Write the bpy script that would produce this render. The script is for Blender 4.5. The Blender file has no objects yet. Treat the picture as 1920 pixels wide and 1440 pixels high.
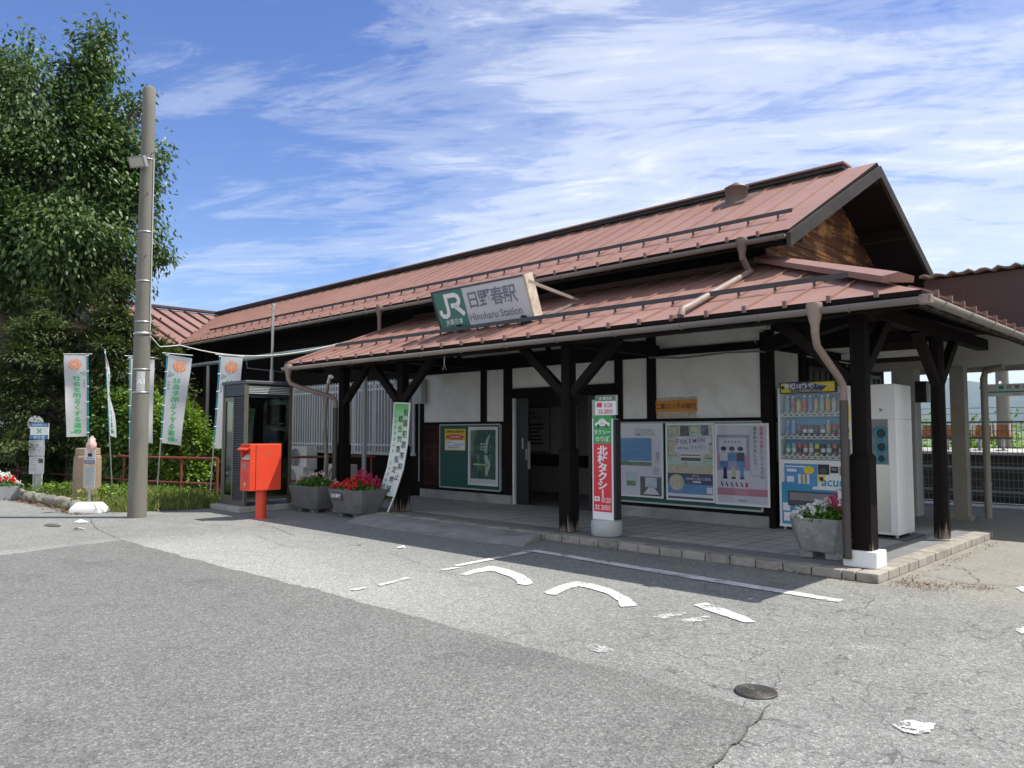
import bpy, math, random
import numpy as np
from mathutils import Vector, Matrix, noise as mnoise
S = bpy.context.scene
COL = S.collection
random.seed(7)
rng = np.random.default_rng(11)

# ------------------------------------------------------------------ camera
F_PX, PITCH, YAW = 1442.0, math.radians(3.492), math.radians(180 - 45.808)
FWD = Vector((math.cos(YAW), math.sin(YAW), 0)); RIGHT = Vector((math.sin(YAW), -math.cos(YAW), 0)); UPV = Vector((0, 0, 1))
f3 = FWD * math.cos(PITCH) + UPV * math.sin(PITCH); u3 = -FWD * math.sin(PITCH) + UPV * math.cos(PITCH)
cam = bpy.data.cameras.new('camera'); camo = bpy.data.objects.new('camera', cam); COL.objects.link(camo)
cam.sensor_width = 36; cam.lens = 36 * F_PX / 1920; cam.clip_start = .05; cam.clip_end = 12000
camo.matrix_world = Matrix(((RIGHT.x, u3.x, -f3.x, 0), (RIGHT.y, u3.y, -f3.y, 0), (RIGHT.z, u3.z, -f3.z, 1.45), (0, 0, 0, 1)))
S.camera = camo
S.view_settings.view_transform = 'Standard'; S.view_settings.look = 'None'; S.view_settings.gamma = 1
S.view_settings.exposure = 0.62
S.cycles.max_bounces = 8; S.cycles.transparent_max_bounces = 16; S.cycles.caustics_reflective = False; S.cycles.caustics_refractive = False
S.cycles.use_denoising = True

# ------------------------------------------------------------------ sun and sky
ELEV, AZI = math.radians(59), math.atan2(.717, .697)
sun = bpy.data.lights.new('sun', 'SUN'); sun.energy = 4.4; sun.angle = math.radians(.53); sun.color = (1, .955, .88)
suno = bpy.data.objects.new('sun', sun); COL.objects.link(suno)
sd = Vector((math.sin(AZI) * math.cos(ELEV), math.cos(AZI) * math.cos(ELEV), math.sin(ELEV)))
suno.rotation_euler = sd.to_track_quat('Z', 'Y').to_euler(); suno.location = (20, 20, 40)

W = bpy.data.worlds.new('World'); S.world = W; W.use_nodes = True
nt = W.node_tree; nt.nodes.clear()
def nd(nt, t, **kw):
    n = nt.nodes.new(t)
    for k, v in kw.items():
        if k.startswith('_'): setattr(n, k[1:], v)
        else:
            n.inputs[int(k[1:]) if k[0] == 'i' and k[1:].isdigit() else k.replace('__', ' ')].default_value = v
    return n
def lk(nt, a, b): nt.links.new(a, b)
def mth(nt, op, a, b=None, c=None, clamp=False):
    n = nt.nodes.new('ShaderNodeMath'); n.operation = op; n.use_clamp = clamp
    for i, v in enumerate((a, b, c)):
        if v is None: continue
        if hasattr(v, 'links'): nt.links.new(v, n.inputs[i])
        else: n.inputs[i].default_value = v
    return n.outputs[0]
def ramp(nt, fac, stops, interp='LINEAR'):
    n = nt.nodes.new('ShaderNodeValToRGB'); cr = n.color_ramp; cr.interpolation = interp
    while len(cr.elements) < len(stops): cr.elements.new(.5)
    for e, (p, c) in zip(cr.elements, stops):
        e.position = p; e.color = (c, c, c, 1) if not hasattr(c, '__len__') else (*c[:3], 1)
    nt.links.new(fac, n.inputs[0]); return n.outputs[0]
def mixc(nt, fac, a, b, mode='MIX'):
    n = nt.nodes.new('ShaderNodeMix'); n.data_type = 'RGBA'; n.blend_type = mode
    for sock, v in ((n.inputs[0], fac), (n.inputs[6], a), (n.inputs[7], b)):
        if hasattr(v, 'links'): nt.links.new(v, sock)
        elif hasattr(v, '__len__'): sock.default_value = (*v[:3], 1)
        else: sock.default_value = v
    return n.outputs[2]
def noise(nt, vec, scale, detail=4, rough=.55, dist=0):
    n = nt.nodes.new('ShaderNodeTexNoise'); n.inputs['Scale'].default_value = scale; n.inputs['Detail'].default_value = detail
    n.inputs['Roughness'].default_value = rough; n.inputs['Distortion'].default_value = dist
    if vec is not None: nt.links.new(vec, n.inputs['Vector'])
    return n.outputs['Fac']
sky = nd(nt, 'ShaderNodeTexSky', _sky_type='NISHITA', _sun_disc=False, _sun_elevation=ELEV, _sun_rotation=AZI, _air_density=1.0, _dust_density=.6, _ozone_density=2.0, _altitude=700)
hsv = nd(nt, 'ShaderNodeHueSaturation', Saturation=1.22, Value=1.04, Hue=.516); lk(nt, sky.outputs[0], hsv.inputs['Color'])
bg1 = nd(nt, 'ShaderNodeBackground', Strength=.115); lk(nt, hsv.outputs[0], bg1.inputs[0])
tc = nd(nt, 'ShaderNodeTexCoord'); sep = nd(nt, 'ShaderNodeSeparateXYZ'); lk(nt, tc.outputs['Generated'], sep.inputs[0])
dz = mth(nt, 'MAXIMUM', sep.outputs[2], .04); dz = mth(nt, 'ADD', dz, .1)
px = mth(nt, 'DIVIDE', sep.outputs[0], dz); py = mth(nt, 'DIVIDE', sep.outputs[1], dz)
# streak axes: the cirrus bands run northeast to southwest
a = mth(nt, 'ADD', mth(nt, 'MULTIPLY', px, .717), mth(nt, 'MULTIPLY', py, .697))
b = mth(nt, 'ADD', mth(nt, 'MULTIPLY', px, -.697), mth(nt, 'MULTIPLY', py, .717))
def cvec(sa, sb, off):
    n = nd(nt, 'ShaderNodeCombineXYZ'); lk(nt, mth(nt, 'ADD', mth(nt, 'MULTIPLY', a, sa), mth(nt, 'MULTIPLY', b, -sa * .35)), n.inputs[0]); lk(nt, mth(nt, 'ADD', mth(nt, 'MULTIPLY', b, sb), mth(nt, 'MULTIPLY', a, sb * .22)), n.inputs[1]); n.inputs[2].default_value = off
    return n.outputs[0]
wisp = noise(nt, cvec(.85, 2.1, 3.1), 1.0, 10, .64, 1.6)
fine = noise(nt, cvec(2.2, 6.2, 9.0), 1.0, 10, .70, 1.4)
big = noise(nt, cvec(.35, .5, 1.6), 1.0, 3, .5, .3)
ang = mth(nt, 'ADD', mth(nt, 'MULTIPLY', sep.outputs[0], .717), mth(nt, 'MULTIPLY', sep.outputs[1], .697))
bank = nd(nt, 'ShaderNodeMapRange', _interpolation_type='SMOOTHSTEP'); lk(nt, ang, bank.inputs[0])
bank.inputs[1].default_value = -.45; bank.inputs[2].default_value = .35; bank.inputs[3].default_value = -.09; bank.inputs[4].default_value = .15
low = nd(nt, 'ShaderNodeMapRange', _interpolation_type='SMOOTHSTEP'); lk(nt, sep.outputs[2], low.inputs[0])
low.inputs[1].default_value = .0; low.inputs[2].default_value = .3; low.inputs[3].default_value = .07; low.inputs[4].default_value = 0
m = mth(nt, 'ADD', mth(nt, 'MULTIPLY', wisp, .62), mth(nt, 'MULTIPLY', fine, .38))
m = mth(nt, 'ADD', m, mth(nt, 'MULTIPLY', mth(nt, 'SUBTRACT', big, .5), .75))
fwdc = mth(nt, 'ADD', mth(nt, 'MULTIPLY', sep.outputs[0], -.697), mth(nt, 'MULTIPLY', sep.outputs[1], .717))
fill_cloud = nd(nt, 'ShaderNodeMapRange', _interpolation_type='SMOOTHSTEP'); lk(nt, fwdc, fill_cloud.inputs[0])         # unseen cloud added behind the camera to fill light on the shaded front
fill_cloud.inputs[1].default_value = .05; fill_cloud.inputs[2].default_value = -.45; fill_cloud.inputs[3].default_value = 0; fill_cloud.inputs[4].default_value = .34
m = mth(nt, 'ADD', mth(nt, 'ADD', mth(nt, 'ADD', m, bank.outputs[0]), low.outputs[0]), fill_cloud.outputs[0])
alpha = ramp(nt, m, [(.40, 0), (.52, .22), (.63, .52), (.82, .92)], 'EASE')
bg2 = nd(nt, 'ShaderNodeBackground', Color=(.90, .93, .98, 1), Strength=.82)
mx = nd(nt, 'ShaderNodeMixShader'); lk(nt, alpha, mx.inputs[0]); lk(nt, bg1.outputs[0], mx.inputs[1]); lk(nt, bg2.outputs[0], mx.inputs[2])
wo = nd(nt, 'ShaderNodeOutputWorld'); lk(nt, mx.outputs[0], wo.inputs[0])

# ------------------------------------------------------------------ materials
def newmat(name):
    m = bpy.data.materials.new(name); m.use_nodes = True; t = m.node_tree
    return m, t, t.nodes['Principled BSDF']
def M(name, col, rough=.6, metal=0, var=.12, vs=3.0, st=(1, 1, 1), bump=0, bs=60, dirt=None, spec=.5, emit=None):
    m, t, p = newmat(name)
    tcn = nd(t, 'ShaderNodeTexCoord'); mp = nd(t, 'ShaderNodeMapping', Scale=st); lk(t, tcn.outputs['Object'], mp.inputs[0]); v = mp.outputs[0]
    n1 = noise(t, v, vs, 6, .6)
    f = ramp(t, n1, [(.25, 1 - var), (.75, 1 + var)])
    c = mixc(t, 1.0, col, f, 'MULTIPLY')
    if dirt:
        dc, amt, ds = dirt
        n2 = noise(t, v, ds, 8, .65, .4)
        fac = ramp(t, n2, [(.5, 0), (.72, amt)])
        c = mixc(t, fac, c, dc)
    lk(t, c, p.inputs['Base Color'])
    p.inputs['Metallic'].default_value = metal; p.inputs['Specular IOR Level'].default_value = spec
    r = ramp(t, n1, [(.2, max(0, rough - .08)), (.8, min(1, rough + .08))]); lk(t, r, p.inputs['Roughness'])
    if bump:
        bn = nd(t, 'ShaderNodeBump', Strength=bump, Distance=.01); lk(t, noise(t, v, bs, 5, .6), bn.inputs['Height']); lk(t, bn.outputs[0], p.inputs['Normal'])
    return m
def asphalt(name, light, dark, speck, crack, tint, warm=0.0, seed=0.0):
    m, t, p = newmat(name)
    g = nd(t, 'ShaderNodeNewGeometry'); v = g.outputs['Position']
    vo = nd(t, 'ShaderNodeTexVoronoi', Scale=130.0); lk(t, v, vo.inputs['Vector'])
    vo2 = nd(t, 'ShaderNodeTexVoronoi', Scale=62.0); lk(t, v, vo2.inputs['Vector'])
    s1 = nd(t, 'ShaderNodeSeparateColor'); lk(t, vo.outputs['Color'], s1.inputs[0]); s2 = nd(t, 'ShaderNodeSeparateColor'); lk(t, vo2.outputs['Color'], s2.inputs[0])
    grain = mth(t, 'ADD', mth(t, 'MULTIPLY', s1.outputs[0], .55), mth(t, 'MULTIPLY', s2.outputs[1], .45))
    gr = ramp(t, grain, [(.12, 1 - speck), (.5, 1.0), (.82, 1 + speck), (.93, 1 + speck * 2.6)])
    mpn = nd(t, 'ShaderNodeMapping', Location=(seed, seed * 2, 0)); lk(t, v, mpn.inputs[0]); v2 = mpn.outputs[0]
    big = noise(t, v2, .35, 5, .6, .5); mid = noise(t, v2, 2.2, 6, .65, .4)
    f = mth(t, 'ADD', mth(t, 'MULTIPLY', big, .55), mth(t, 'MULTIPLY', mid, .45))
    c = ramp(t, f, [(.3, dark), (.68, light)])
    if warm:                                                       # scrubbed pale band along the seam of the newer surface
        sq = nd(t, 'ShaderNodeSeparateXYZ'); lk(t, v, sq.inputs[0])
        pb = nd(t, 'ShaderNodeMapRange', _interpolation_type='SMOOTHSTEP'); lk(t, mth(t, 'ADD', sq.outputs[1], mth(t, 'MULTIPLY', mth(t, 'SUBTRACT', f, .5), 5.0)), pb.inputs[0]); pb.inputs[1].default_value = 6.4; pb.inputs[2].default_value = 4.0; pb.inputs[3].default_value = 0; pb.inputs[4].default_value = .75
        p1 = nd(t, 'ShaderNodeMapRange', _interpolation_type='SMOOTHSTEP'); lk(t, sq.outputs[0], p1.inputs[0]); p1.inputs[1].default_value = -2.8; p1.inputs[2].default_value = -6.5; p1.inputs[3].default_value = 0; p1.inputs[4].default_value = 1
        p2 = nd(t, 'ShaderNodeMapRange', _interpolation_type='SMOOTHSTEP'); lk(t, mth(t, 'ADD', sq.outputs[0], mth(t, 'MULTIPLY', f, 1.5)), p2.inputs[0]); p2.inputs[1].default_value = -10.8; p2.inputs[2].default_value = -9.0; p2.inputs[3].default_value = 0; p2.inputs[4].default_value = 1
        c = mixc(t, mth(t, 'MULTIPLY', mth(t, 'MULTIPLY', pb.outputs[0], p1.outputs[0]), p2.outputs[0]), c, (.325, .328, .312))
    c = mixc(t, 1.0, c, gr, 'MULTIPLY')
    c = mixc(t, 1.0, c, tint, 'MULTIPLY')
    sb = noise(t, v2, 1.1, 6, .7, .8); c = mixc(t, 1.0, c, ramp(t, sb, [(.33, .82), (.44, 1.0), (.6, 1.0), (.72, 1.07)]), 'MULTIPLY')
    # fine crack network in patches
    wv = nd(t, 'ShaderNodeTexNoise', Scale=2.6, Detail=5.0); lk(t, v2, wv.inputs['Vector'])
    ad = nd(t, 'ShaderNodeVectorMath', _operation='MULTIPLY_ADD'); lk(t, wv.outputs['Color'], ad.inputs[0]); ad.inputs[1].default_value = (.55, .55, 0); lk(t, v2, ad.inputs[2])
    ed = nd(t, 'ShaderNodeTexVoronoi', Scale=3.6, _feature='DISTANCE_TO_EDGE'); lk(t, ad.outputs[0], ed.inputs['Vector'])
    ln = ramp(t, ed.outputs['Distance'], [(.004, 1), (.022, 0)])
    msk = ramp(t, mth(t, 'ADD', mth(t, 'MULTIPLY', noise(t, v2, .6, 3, .5), .35), mth(t, 'MULTIPLY', noise(t, v2, 4.2, 4, .6), .65)), [(.44, 0), (.54, crack)])
    spx = nd(t, 'ShaderNodeSeparateXYZ'); lk(t, v, spx.inputs[0]); cx = nd(t, 'ShaderNodeMapRange', _interpolation_type='SMOOTHSTEP'); lk(t, spx.outputs[0], cx.inputs[0]); cx.inputs[1].default_value = -5.5; cx.inputs[2].default_value = -2.2; cx.inputs[3].default_value = .06; cx.inputs[4].default_value = 1
    cf = mth(t, 'MULTIPLY', mth(t, 'MULTIPLY', ln, msk), cx.outputs[0])
    c = mixc(t, cf, c, (.03, .029, .027))
    if warm:
        sp = nd(t, 'ShaderNodeSeparateXYZ'); lk(t, v, sp.inputs[0])
        wx = nd(t, 'ShaderNodeMapRange', _interpolation_type='SMOOTHSTEP'); lk(t, mth(t, 'ADD', sp.outputs[1], mth(t, 'MULTIPLY', mid, 1.2)), wx.inputs[0]); wx.inputs[1].default_value = 7.6; wx.inputs[2].default_value = 8.8
        wx2 = nd(t, 'ShaderNodeMapRange', _interpolation_type='SMOOTHSTEP'); lk(t, sp.outputs[0], wx2.inputs[0]); wx2.inputs[1].default_value = -4; wx2.inputs[2].default_value = -2.8
        c = mixc(t, mth(t, 'MULTIPLY', mth(t, 'MULTIPLY', wx.outputs[0], wx2.outputs[0]), warm), c, (.29, .262, .215))
    lk(t, c, p.inputs['Base Color']); p.inputs['Roughness'].default_value = .88; p.inputs['Specular IOR Level'].default_value = .3
    bn = nd(t, 'ShaderNodeBump', Strength=.55, Distance=.004)
    h = mth(t, 'SUBTRACT', mth(t, 'ADD', vo.outputs['Distance'], mth(t, 'MULTIPLY', vo2.outputs['Distance'], 1.2)), mth(t, 'MULTIPLY', cf, 1.5))
    lk(t, h, bn.inputs['Height']); lk(t, bn.outputs[0], p.inputs['Normal'])
    return m
def wood(name, col, grain=(1, 1, 12), rough=.7, worn=None, wz=None, var=.35, patch=None):
    """dark stained timber; worn = bare grey colour that shows at the foot (below height wz) or in patches"""
    m, t, p = newmat(name)
    tcn = nd(t, 'ShaderNodeTexCoord'); mp = nd(t, 'ShaderNodeMapping', Scale=grain); lk(t, tcn.outputs['Object'], mp.inputs[0])
    n1 = noise(t, mp.outputs[0], 1.0, 8, .7, .6); n0 = noise(t, tcn.outputs['Object'], 1.7, 4, .6)
    c = mixc(t, 1.0, col, ramp(t, n1, [(.3, 1 - var), (.7, 1 + var)]), 'MULTIPLY')
    if worn and wz:
        sp = nd(t, 'ShaderNodeSeparateXYZ'); lk(t, tcn.outputs['Object'], sp.inputs[0])
        zz = nd(t, 'ShaderNodeMapRange'); lk(t, sp.outputs[2], zz.inputs[0]); zz.inputs[1].default_value = wz; zz.inputs[2].default_value = 0; zz.inputs[3].default_value = -.22; zz.inputs[4].default_value = .2
        f = ramp(t, mth(t, 'ADD', n1, zz.outputs[0]), [(.52, 0), (.64, .9)]); c = mixc(t, f, c, worn)
    if patch:
        pc, lo, hi, amt = patch
        f = ramp(t, mth(t, 'ADD', mth(t, 'MULTIPLY', n0, .5), mth(t, 'MULTIPLY', n1, .5)), [(lo, 0), (hi, amt)]); c = mixc(t, f, c, pc)
    lk(t, c, p.inputs['Base Color']); p.inputs['Roughness'].default_value = rough; p.inputs['Specular IOR Level'].default_value = .10
    bn = nd(t, 'ShaderNodeBump', Strength=.35, Distance=.006); lk(t, n1, bn.inputs['Height']); lk(t, bn.outputs[0], p.inputs['Normal'])
    return m
def leafmat(name, cols, rough=.45, trans=.22, tt=(1.5, 1.7, .5)):
    m, t, p = newmat(name)
    g = nd(t, 'ShaderNodeNewGeometry'); k = len(cols) - 1
    c = ramp(t, g.outputs['Random Per Island'], [(i / k, cc) for i, cc in enumerate(cols)])
    lk(t, c, p.inputs['Base Color']); p.inputs['Roughness'].default_value = rough; p.inputs['Specular IOR Level'].default_value = .4
    tr = nd(t, 'ShaderNodeBsdfTranslucent'); lk(t, mixc(t, 1.0, c, tt, 'MULTIPLY'), tr.inputs[0])
    ms = nd(t, 'ShaderNodeMixShader', i0=trans); lk(t, p.outputs[0], ms.inputs[1]); lk(t, tr.outputs[0], ms.inputs[2])
    lk(t, ms.outputs[0], t.nodes['Material Output'].inputs[0])
    return m
def glassmat(name, tint=(.8, .85, .85), refl=1.0, dens=.1):
    m, t, p = newmat(name); t.nodes.remove(p)
    fr = nd(t, 'ShaderNodeFresnel', IOR=1.5); tr = nd(t, 'ShaderNodeBsdfTransparent', Color=(*tint, 1)); gl = nd(t, 'ShaderNodeBsdfGlossy', Roughness=.03, Color=(.9, .95, 1, 1))
    f = mth(t, 'ADD', mth(t, 'MULTIPLY', fr.outputs[0], refl), dens * .3, clamp=True)
    ms = nd(t, 'ShaderNodeMixShader'); lk(t, f, ms.inputs[0]); lk(t, tr.outputs[0], ms.inputs[1]); lk(t, gl.outputs[0], ms.inputs[2]); lk(t, ms.outputs[0], t.nodes['Material Output'].inputs[0])
    return m
def roofmat(name):
    m, t, p = newmat(name)
    tcn = nd(t, 'ShaderNodeTexCoord'); v = tcn.outputs['Object']
    mp = nd(t, 'ShaderNodeMapping', Scale=(2.2, .35, .8)); lk(t, v, mp.inputs[0])
    n1 = noise(t, mp.outputs[0], 1.0, 6, .65, .3); mp2 = nd(t, 'ShaderNodeMapping', Scale=(1.0, .55, .8)); lk(t, v, mp2.inputs[0]); n2 = noise(t, mp2.outputs[0], 7.5, 8, .75, .4); n3 = noise(t, v, .5, 3, .5)
    c = ramp(t, n3, [(.3, (.245, .134, .106)), (.7, (.305, .172, .138))])
    c = mixc(t, ramp(t, n1, [(.45, 0), (.75, .5)]), c, (.34, .21, .168))
    c = mixc(t, ramp(t, n2, [(.545, 0), (.66, .7)]), c, (.185, .095, .078))
    lk(t, c, p.inputs['Base Color']); p.inputs['Roughness'].default_value = .55; p.inputs['Specular IOR Level'].default_value = .35
    bn = nd(t, 'ShaderNodeBump', Strength=.15, Distance=.01); lk(t, n1, bn.inputs['Height']); lk(t, bn.outputs[0], p.inputs['Normal'])
    return m
def wornpaint(name, col, lo, hi):
    m, t, p = newmat(name)
    g = nd(t, 'ShaderNodeNewGeometry'); v = g.outputs['Position']
    f = mth(t, 'ADD', mth(t, 'MULTIPLY', noise(t, v, 3.5, 4, .6), .5), mth(t, 'MULTIPLY', noise(t, v, 55, 4, .7), .5))
    tr = nd(t, 'ShaderNodeBsdfTransparent'); ms = nd(t, 'ShaderNodeMixShader'); lk(t, ramp(t, f, [(lo, 0), (hi, 1)]), ms.inputs[0])
    lk(t, mixc(t, 1.0, col, ramp(t, noise(t, v, 6, 5), [(.3, .8), (.7, 1.05)]), 'MULTIPLY'), p.inputs['Base Color']); p.inputs['Roughness'].default_value = .8
    lk(t, tr.outputs[0], ms.inputs[1]); lk(t, p.outputs[0], ms.inputs[2]); lk(t, ms.outputs[0], t.nodes['Material Output'].inputs[0])
    return m

X_ = {}
X_['asph'] = asphalt('weathered_asphalt', (.234, .238, .226), (.164, .167, .159), .36, .6, (1, 1, .985), warm=.4)
X_['asph2'] = asphalt('newer_asphalt', (.172, .172, .166), (.140, .142, .135), .38, .0, (.99, 1, .972), seed=5.0)
X_['conc'] = M('concrete', (.36, .35, .33), .85, var=.2, vs=2.5, bump=.3, bs=50, dirt=((.16, .15, .14), .7, 3.5))
X_['ramp'] = M('ramp_concrete', (.27, .265, .25), .9, var=.22, vs=3, bump=.5, bs=80, dirt=((.12, .12, .115), .7, 2.5))
X_['pole'] = M('pole_concrete', (.165, .158, .135), .85, var=.14, vs=2, st=(3, 3, .6), bump=.25, bs=60, dirt=((.105, .09, .07), .8, 1.6))
X_['pot'] = M('planter_concrete', (.235, .235, .22), .9, var=.25, vs=5, bump=.5, bs=40, dirt=((.45, .45, .43), .6, 14))
X_['pot2'] = M('dark_planter_concrete', (.155, .155, .155), .9, var=.22, vs=4, bump=.5, bs=40, dirt=((.07, .07, .07), .6, 3))
X_['kerb'] = M('kerb_stone', (.31, .285, .245), .85, var=.28, vs=3, bump=.35, bs=60, dirt=((.10, .09, .075), .85, 5))
X_['inwall'] = M('waiting_room_wall', (.34, .33, .28), .8, var=.08)
X_['tile'] = M('floor_tile', (.42, .41, .395), .55, var=.15, vs=1.5, dirt=((.2, .2, .2), .5, 1.2))
X_['tiled'] = M('dark_floor_tile', (.19, .19, .195), .5, var=.15, vs=2, dirt=((.24, .24, .24), .4, 2))
X_['grout'] = M('joint', (.06, .058, .055), .9)
X_['plaster'] = M('white_plaster', (.81, .81, .77), .85, var=.07, vs=1.4, bump=.15, bs=25, dirt=((.54, .51, .45), .6, 1.3))
X_['plinth'] = M('plinth_mortar', (.33, .33, .31), .9, var=.3, vs=1.8, bump=.3, bs=40, dirt=((.1, .1, .1), .7, 1.4))
X_['timber'] = wood('dark_timber', (.011, .008, .007), (14, 14, 1.2))
X_['timberx'] = wood('dark_beam_timber', (.010, .0075, .0065), (1.2, 14, 14))
X_['post'] = wood('post_timber', (.009, .0065, .006), (18, 18, 1.1), worn=(.27, .225, .18), wz=.5)
X_['brace'] = wood('brace_timber', (.013, .0095, .0085), (5, 9, 5))
X_['plank'] = wood('red_brown_planks', (.026, .0115, .009), (1.2, 20, 22), patch=((.085, .033, .024), .5, .62, .7))
X_['plankd'] = wood('black_brown_planks', (.010, .0075, .0068), (1, 16, 18), patch=((.025, .018, .015), .52, .66, .5))
X_['gable'] = wood('weathered_sunlit_gable_planks', (.105, .052, .028), (16, .8, 14), patch=((.50, .26, .10), .50, .60, .9), var=.55)  # orange patches: weathered wood plus the light on the boards, painted into the colour
X_['barge'] = wood('grey_barge_board', (.042, .039, .036), (10, 1.0, 3), patch=((.15, .14, .125), .57, .70, .7))
X_['roof'] = roofmat('red_brown_roof_metal')
X_['roofd'] = M('dark_roof_edge', (.10, .055, .048), .55, var=.2)
X_['gut'] = M('gutter_grey', (.235, .21, .185), .5, var=.1, vs=2, dirt=((.36, .27, .21), .5, 1.5))
X_['pipeb'] = M('brown_downpipe', (.14, .10, .083), .5, var=.15, vs=3)
X_['pipel'] = M('pale_brown_downpipe', (.25, .185, .155), .5, var=.12, vs=3)
X_['piped'] = M('dark_downpipe', (.055, .043, .038), .5, var=.15, vs=3)
X_['seamend'] = M('seam_end_metal', (.17, .10, .085), .55, var=.2)
X_['snow'] = M('dark_steel', (.06, .058, .06), .5, metal=.3, var=.2)
X_['steel'] = M('galvanised_steel', (.42, .43, .43), .42, metal=.75, var=.15, vs=6)
X_['stain'] = M('stainless_panel', (.55, .53, .47), .34, metal=.85, var=.08, vs=2)
X_['white'] = M('white_paint', (.78, .78, .77), .42, var=.03)
X_['offw'] = M('off_white_paint', (.62, .61, .57), .5, var=.06, vs=2)
X_['greyp'] = M('pale_grey_paint', (.43, .46, .45), .5, var=.08, vs=2, dirt=((.25, .24, .22), .4, 4))
X_['grill'] = M('pale_grille_paint', (.70, .72, .74), .5, var=.06)
X_['black'] = M('black', (.012, .012, .013), .45, var=.1)
X_['ink'] = M('black_ink', (.02, .02, .02), .6, var=0)
X_['dgrey'] = M('dark_grey', (.07, .072, .078), .5, var=.1)
X_['mgrey'] = M('mid_grey', (.22, .225, .24), .55, var=.08)
X_['bronze'] = M('bronze_aluminium', (.155, .14, .108), .4, metal=.4, var=.1)
X_['navyp'] = M('slate_blue_panel', (.010, .014, .022), .45, var=.1)
X_['red'] = M('post_red', (.70, .060, .022), .42, var=.07, vs=2, bump=.04, bs=30, dirt=((.50, .05, .025), .5, 5))
X_['redd'] = M('rust_red_rail', (.22, .045, .03), .6, var=.3, vs=8, dirt=((.10, .04, .03), .6, 9))
X_['sred'] = M('sign_red', (.66, .03, .045), .45, var=.03)
X_['sgreen'] = M('sign_green', (.045, .32, .085), .45, var=.03)
X_['jr'] = M('sign_dark_green', (.055, .19, .155), .5, var=.12, vs=3)
X_['jrw'] = M('faded_sign_white', (.56, .565, .60), .5, var=.06, vs=1.5, dirt=((.42, .42, .45), .35, 1.2))
X_['slate'] = M('faded_sign_grey', (.17, .18, .235), .6, var=.05)
X_['olive'] = M('sign_olive', (.13, .19, .10), .5, var=.05)
X_['board'] = M('notice_board_green', (.012, .085, .07), .55, var=.08, vs=1.5)
X_['paper'] = M('paper', (.80, .80, .82), .6, var=.03)
X_['dimp'] = M('pale_lilac_paper', (.74, .73, .80), .5, var=.06, vs=2)
X_['yellow'] = M('yellow_paper', (.78, .60, .03), .55, var=.04)
X_['orange'] = M('orange_plate', (.62, .24, .02), .5, var=.1, vs=5, dirt=((.3, .13, .03), .5, 5))
X_['cream'] = M('stained_cream', (.55, .48, .38), .7, var=.2, vs=6, dirt=((.3, .2, .12), .7, 8))
X_['blue'] = M('sky_blue_print', (.07, .26, .55), .45, var=.08, vs=2)
X_['lblue'] = M('light_blue_print', (.30, .52, .72), .5, var=.1, vs=4)
X_['navy'] = M('navy_print', (.03, .045, .16), .5, var=.05)
X_['teal'] = M('vending_blue', (.03, .28, .50), .4, var=.04)
X_['pink'] = M('pink_print', (.62, .26, .36), .5, var=.06, vs=3)
X_['lilac'] = M('lilac_print', (.40, .38, .56), .5, var=.08, vs=3)
X_['mint'] = M('mint_print', (.36, .55, .46), .5, var=.25, vs=9)
X_['skin'] = M('tan_print', (.56, .43, .30), .5, var=.25, vs=14)
X_['grassp'] = M('green_print', (.12, .26, .06), .5, var=.2, vs=8)
X_['bgreen'] = M('bus_green', (.03, .40, .30), .5)
X_['bblue'] = M('bus_blue', (.03, .20, .42), .5)
X_['ored'] = M('emblem_orange', (.80, .24, .05), .6)
X_['cloth'] = leafmat('banner_cloth', [(.82, .82, .83), (.82, .82, .83)], .8, .45, (1, 1, 1))
X_['bantx'] = M('banner_green', (.015, .42, .13), .7)
X_['turq'] = M('turquoise_pole', (.02, .26, .33), .4)
X_['lime'] = M('lime_phone', (.30, .55, .03), .4)
X_['brownw'] = wood('brown_bench_slats', (.30, .13, .05), (2, 2, 14))
X_['corr'] = M('corrugated_sheet', (.20, .175, .15), .7, var=.2, vs=3, dirt=((.10, .08, .07), .6, 2))
X_['fascia'] = M('brown_steel_fascia', (.052, .028, .028), .55, var=.15, vs=1.5, st=(1, 1, .3), dirt=((.09, .04, .03), .5, 1.5))
X_['beig'] = M('beige_painted_steel', (.29, .265, .215), .6, var=.1, vs=2, dirt=((.17, .14, .1), .5, 2))
X_['bconc'] = M('painted_concrete_beam', (.44, .43, .40), .8, var=.1, vs=1.5, dirt=((.28, .26, .23), .4, 1.2))
X_['ballast'] = M('ballast', (.055, .05, .045), .95, var=.5, vs=18, bump=.8, bs=18)
X_['soil'] = M('soil', (.10, .08, .05), .95, var=.4, vs=6, bump=.6, bs=14, dirt=((.16, .14, .06), .7, 3))
X_['stone'] = M('mossy_stone', (.21, .20, .17), .9, var=.5, vs=9, bump=1.0, bs=14, dirt=((.055, .055, .04), .9, 7))
X_['pillar'] = M('brown_stone', (.31, .225, .155), .85, var=.22, vs=3, bump=.5, bs=22, dirt=((.2, .15, .11), .6, 3))
X_['bark'] = wood('bark', (.10, .08, .065), (9, 9, 2), .9, var=.5)
X_['pbark'] = wood('pale_bark', (.33, .29, .24), (9, 9, 3), .9, var=.4)
X_['iron'] = M('cast_iron', (.075, .068, .062), .5, metal=.4, var=.3, vs=20, bump=.3, bs=60)
X_['mark'] = wornpaint('worn_road_paint', (.62, .62, .60), .39, .47)
X_['mark2'] = wornpaint('faded_road_paint', (.68, .68, .66), .47, .60)
X_['glass'] = glassmat('booth_glass', (.55, .58, .55), .8, .1)
X_['cover'] = glassmat('poster_cover', (.95, .96, .97), .55, .05)
X_['wglass'] = glassmat('window_glass', (.35, .38, .38), 1.2, .3)
X_['crackf'] = M('crack_filler', (.075, .074, .07), .9)
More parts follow.
